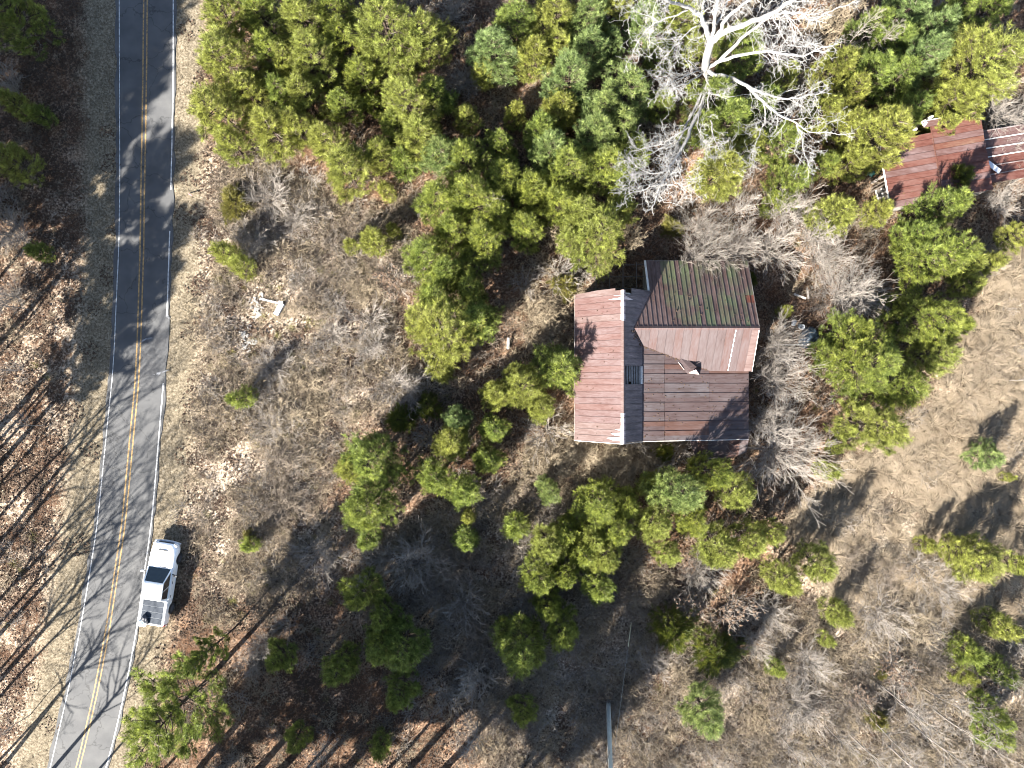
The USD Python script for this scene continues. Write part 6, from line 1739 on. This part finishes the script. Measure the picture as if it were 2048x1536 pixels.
def needle_patch(seed, n_, R_):
    r = np.random.default_rng(seed); a_ = r.uniform(0, 6.28, n_); d = R_ * np.sqrt(r.uniform(size=n_)); th = r.uniform(0, 6.28, n_)
    P = np.stack([d * np.cos(a_), d * np.sin(a_), r.uniform(.01, .04, n_)], 1); D = np.stack([np.cos(th), np.sin(th), r.normal(0, .1, n_)], 1) * .13; S_ = np.stack([-np.sin(th), np.cos(th), 0 * th], 1) * .010
    V = np.stack([P - D - S_, P - D + S_, P + D], 1).reshape(-1, 3)
    return V, np.arange(len(V)).reshape(-1, 3)


sr = np.random.default_rng(900)
# leaves and needles blown onto the house roofs, thickest in the valley
lp = []
for (X0, X1, Y0, Y1, zf, n_) in ((8.9, 16.5, -3.8, .6, z_shed, 170), (8.3, 13.8, .95, 3.6, None, 150), (9.6, 16.4, 4.0, 8.6, z_up, 70), (4.5, 7.2, -3.8, 6.1, z_left, 40)):
    for _ in range(n_):
        X, Y = sr.uniform(X0, X1), sr.uniform(Y0, Y1)
        if zf is None:
            X = val_lo(Y) - abs(sr.normal(0, .22)); Z = (z_shed if X > 8.85 else z_steep)(X, Y)
        else:
            Z = zf(X, Y)
        lp.append((X, Y, float(Z) + .05))
tag(part(house, 'roof_leaves', leaf_quads(np.array(lp), sr, .07, .25), M['leaves']), kind='stuff')


def scatter(n_, x0=-44, x1=44, y0=-34, y1=34):
    return sr.uniform(x0, x1, n_), sr.uniform(y0, y1, n_)


def clear_of(x, y, house=.35):
    """True where nothing built stands."""
    dl, dr = road_uv(x, y)
    ok = np.maximum(dl, dr) > .28
    ok &= ~((x > 4.5) & (x < 16.5) & (y > -3.9) & (y < 8.7) & ~((x < 9.6) & (y > 6.2)))
    u = 1024 + x / K0; v = 768 - y / K0
    ok &= ~in_poly([(1775, 420), (1755, 255), (1960, 215), (1975, 280), (2060, 265), (2060, 370), (1980, 390)], u, v)
    tx, ty = x - tp[0], y - tp[1]; a_ = math.radians(9); lx = tx * math.cos(a_) - ty * math.sin(a_); ly = tx * math.sin(a_) + ty * math.cos(a_)
    ok &= ~((np.abs(lx) < 1.0) & (np.abs(ly) < 3.0))
    return ok, dl, dr


def zone(poly, x, y, soft=1.0, seed=1):
    return np.clip(blur_poly(poly, x, y, soft, seed), 0, 1)


# fallen leaves
x, y = scatter(9000)
ok, dl, dr = clear_of(x, y)
w = .35 + .65 * (meshkit.noise(np.stack([x * .3, y * .3, 0 * x], -1)) > .45)
w = np.where((dl > 3.2), 1.0, w) * np.where(zone(MEADOW, x, y) > .5, .15, 1)
w = w * np.where((dl > -.5) & (dl < 3), .05, 1) * np.where((dr > -.5) & (dr < 2), .08, 1)
k_ = ok & (sr.uniform(size=len(x)) < w)
x, y = x[k_], y[k_]
instancer('fallen_leaves', 'dry brown leaves strewn over the ground', [(leaf_patch(i, 46, .75, .11), M['leaves']) for i in range(4)], np.c_[x, y, ground_z(x, y)], sr.integers(0, 4, len(x)), sr.uniform(.8, 1.25, len(x)), sr.uniform(0, 6.28, len(x)), 'leaves')
# needle litter under the pines
x, y = scatter(6500)
ok, dl, dr = clear_of(x, y)
t_ = np.clip(zone(THICKET, x, y) + zone(MEADOW, x, y) + zone(SCRUB_RIGHT, x, y), 0, 1)
k_ = ok & (sr.uniform(size=len(x)) < .95 - .85 * t_) & (np.maximum(dl, dr) > 3)
x, y = x[k_], y[k_]
instancer('pine_straw', 'rust-brown fallen pine needles under the pines', [(needle_patch(30 + i, 120, .8), M['needle_litter']) for i in range(3)], np.c_[x, y, ground_z(x, y)], sr.integers(0, 3, len(x)), sr.uniform(.8, 1.3, len(x)), sr.uniform(0, 6.28, len(x)), 'pine needles')
# brush
x, y = scatter(15000)
ok, dl, dr = clear_of(x, y)
th, sc_, dm, sh, wh, me = (zone(z_, x, y, 1.0, 3 + i) for i, z_ in enumerate((THICKET, SCRUB_RIGHT, DARK_MID, SOUTH_HOUSE, WEST_HOUSE, MEADOW)))
cl_ = meshkit.fbm(np.stack([x * .28, y * .28, 0 * x + 2], -1), 3, 5)
dens = np.clip(.16 + .80 * th * (cl_ > .36) + .80 * sc_ + .75 * dm + .9 * sh + .8 * wh, 0, 1) * np.where(me > .4, .35, 1)
dens *= ~in_poly([(470, 575), (590, 545), (600, 650), (530, 715), (470, 715)], 1024 + x / K0, 768 - y / K0) * .9 + .1
dens *= np.clip((dr - 1.6) / 3.5, 0, 1) * (dr > 0) + np.clip((dl - 4.5) / 3, 0, 1) * (dl > 0) * .7
k_ = ok & (sr.uniform(size=len(x)) < dens)
x, y, sh, wh, th, dm = x[k_], y[k_], sh[k_], wh[k_], th[k_], dm[k_]
protos = [(tangle(1, 34, .8, .75), M['grey_twigs']), (tangle(2, 34, .8, .7), M['brown_twigs']), (tangle(3, 38, .8, .6), M['tan_twigs']), (tangle(4, 30, .9, .9), M['brown_twigs']), (tangle(5, 34, .8, .6), M['tan_twigs']), (tangle(6, 30, .8, .8), M['brown_twigs'])]
ix = sr.choice(6, len(x), p=[.18, .16, .26, .12, .20, .08])
ix = np.where((sh + wh) > .5, sr.choice([2, 4, 4], len(x)), ix)
instancer('brush', 'tangled leafless brush and briars covering the clearings', protos, np.c_[x, y, ground_z(x, y)], ix, sr.uniform(.7, 1.35, len(x)), sr.uniform(0, 6.28, len(x)), 'brush')
# dry grass: tall in the meadow, short on the verges
x, y = scatter(34000)
ok, dl, dr = clear_of(x, y)
me = zone(MEADOW, x, y); th = np.clip(zone(THICKET, x, y) + zone(SCRUB_RIGHT, x, y) * .8 + zone(SOUTH_HOUSE, x, y), 0, 1)
vg = ((dr > 0) & (dr < 3.2)) | ((dl > 0) & (dl < 3.6))
cl_ = meshkit.noise(np.stack([x * .5, y * .5, 0 * x + 9], -1))
dens = np.clip((.3 + .55 * (cl_ > .42)) * me + .75 * th * (cl_ > .35) + .85 * vg + .06, 0, 1)
k_ = ok & (sr.uniform(size=len(x)) < dens)
x, y, me, vg = x[k_], y[k_], me[k_], vg[k_]
protos = [(tussock(1, 70, 1.4, .034, 1.1, (.35, .1)), M['straw_blades']), (tussock(2, 70, 1.2, .034, 1.1, (-.35, .2)), M['straw_blades']), (tussock(3, 64, 1.6, .032, 1.2, (.1, -.45)), M['straw_blades']),
          (tussock(4, 34, .30, .013, 1.0), M['verge_blades']), (tussock(5, 34, .26, .013, 1.1), M['verge_blades']), (tussock(6, 26, .40, .012, .9), M['green_blades']), (tussock(7, 30, .42, .016, 1.0), M['straw_blades']), (tussock(8, 30, .50, .016, 1.1), M['straw_blades'])]
tall = (me > .35) & ~vg
ix = np.where(tall, sr.integers(0, 3, len(x)), np.where(vg, sr.choice([3, 4], len(x)), sr.choice([6, 7, 6, 7, 3, 4, 5], len(x))))
s_ = np.where(tall, sr.uniform(.6, 1.25, len(x)), np.where(vg, sr.uniform(.4, .75, len(x)), sr.uniform(.8, 1.7, len(x))))
instancer('dry_grass', 'dry straw-coloured grass, long in the meadow and short along the road', protos, np.c_[x, y, ground_z(x, y)], ix, s_, sr.uniform(-.6, .6, len(x)) + np.where(tall, 0, sr.uniform(0, 6.28, len(x))), 'grass')
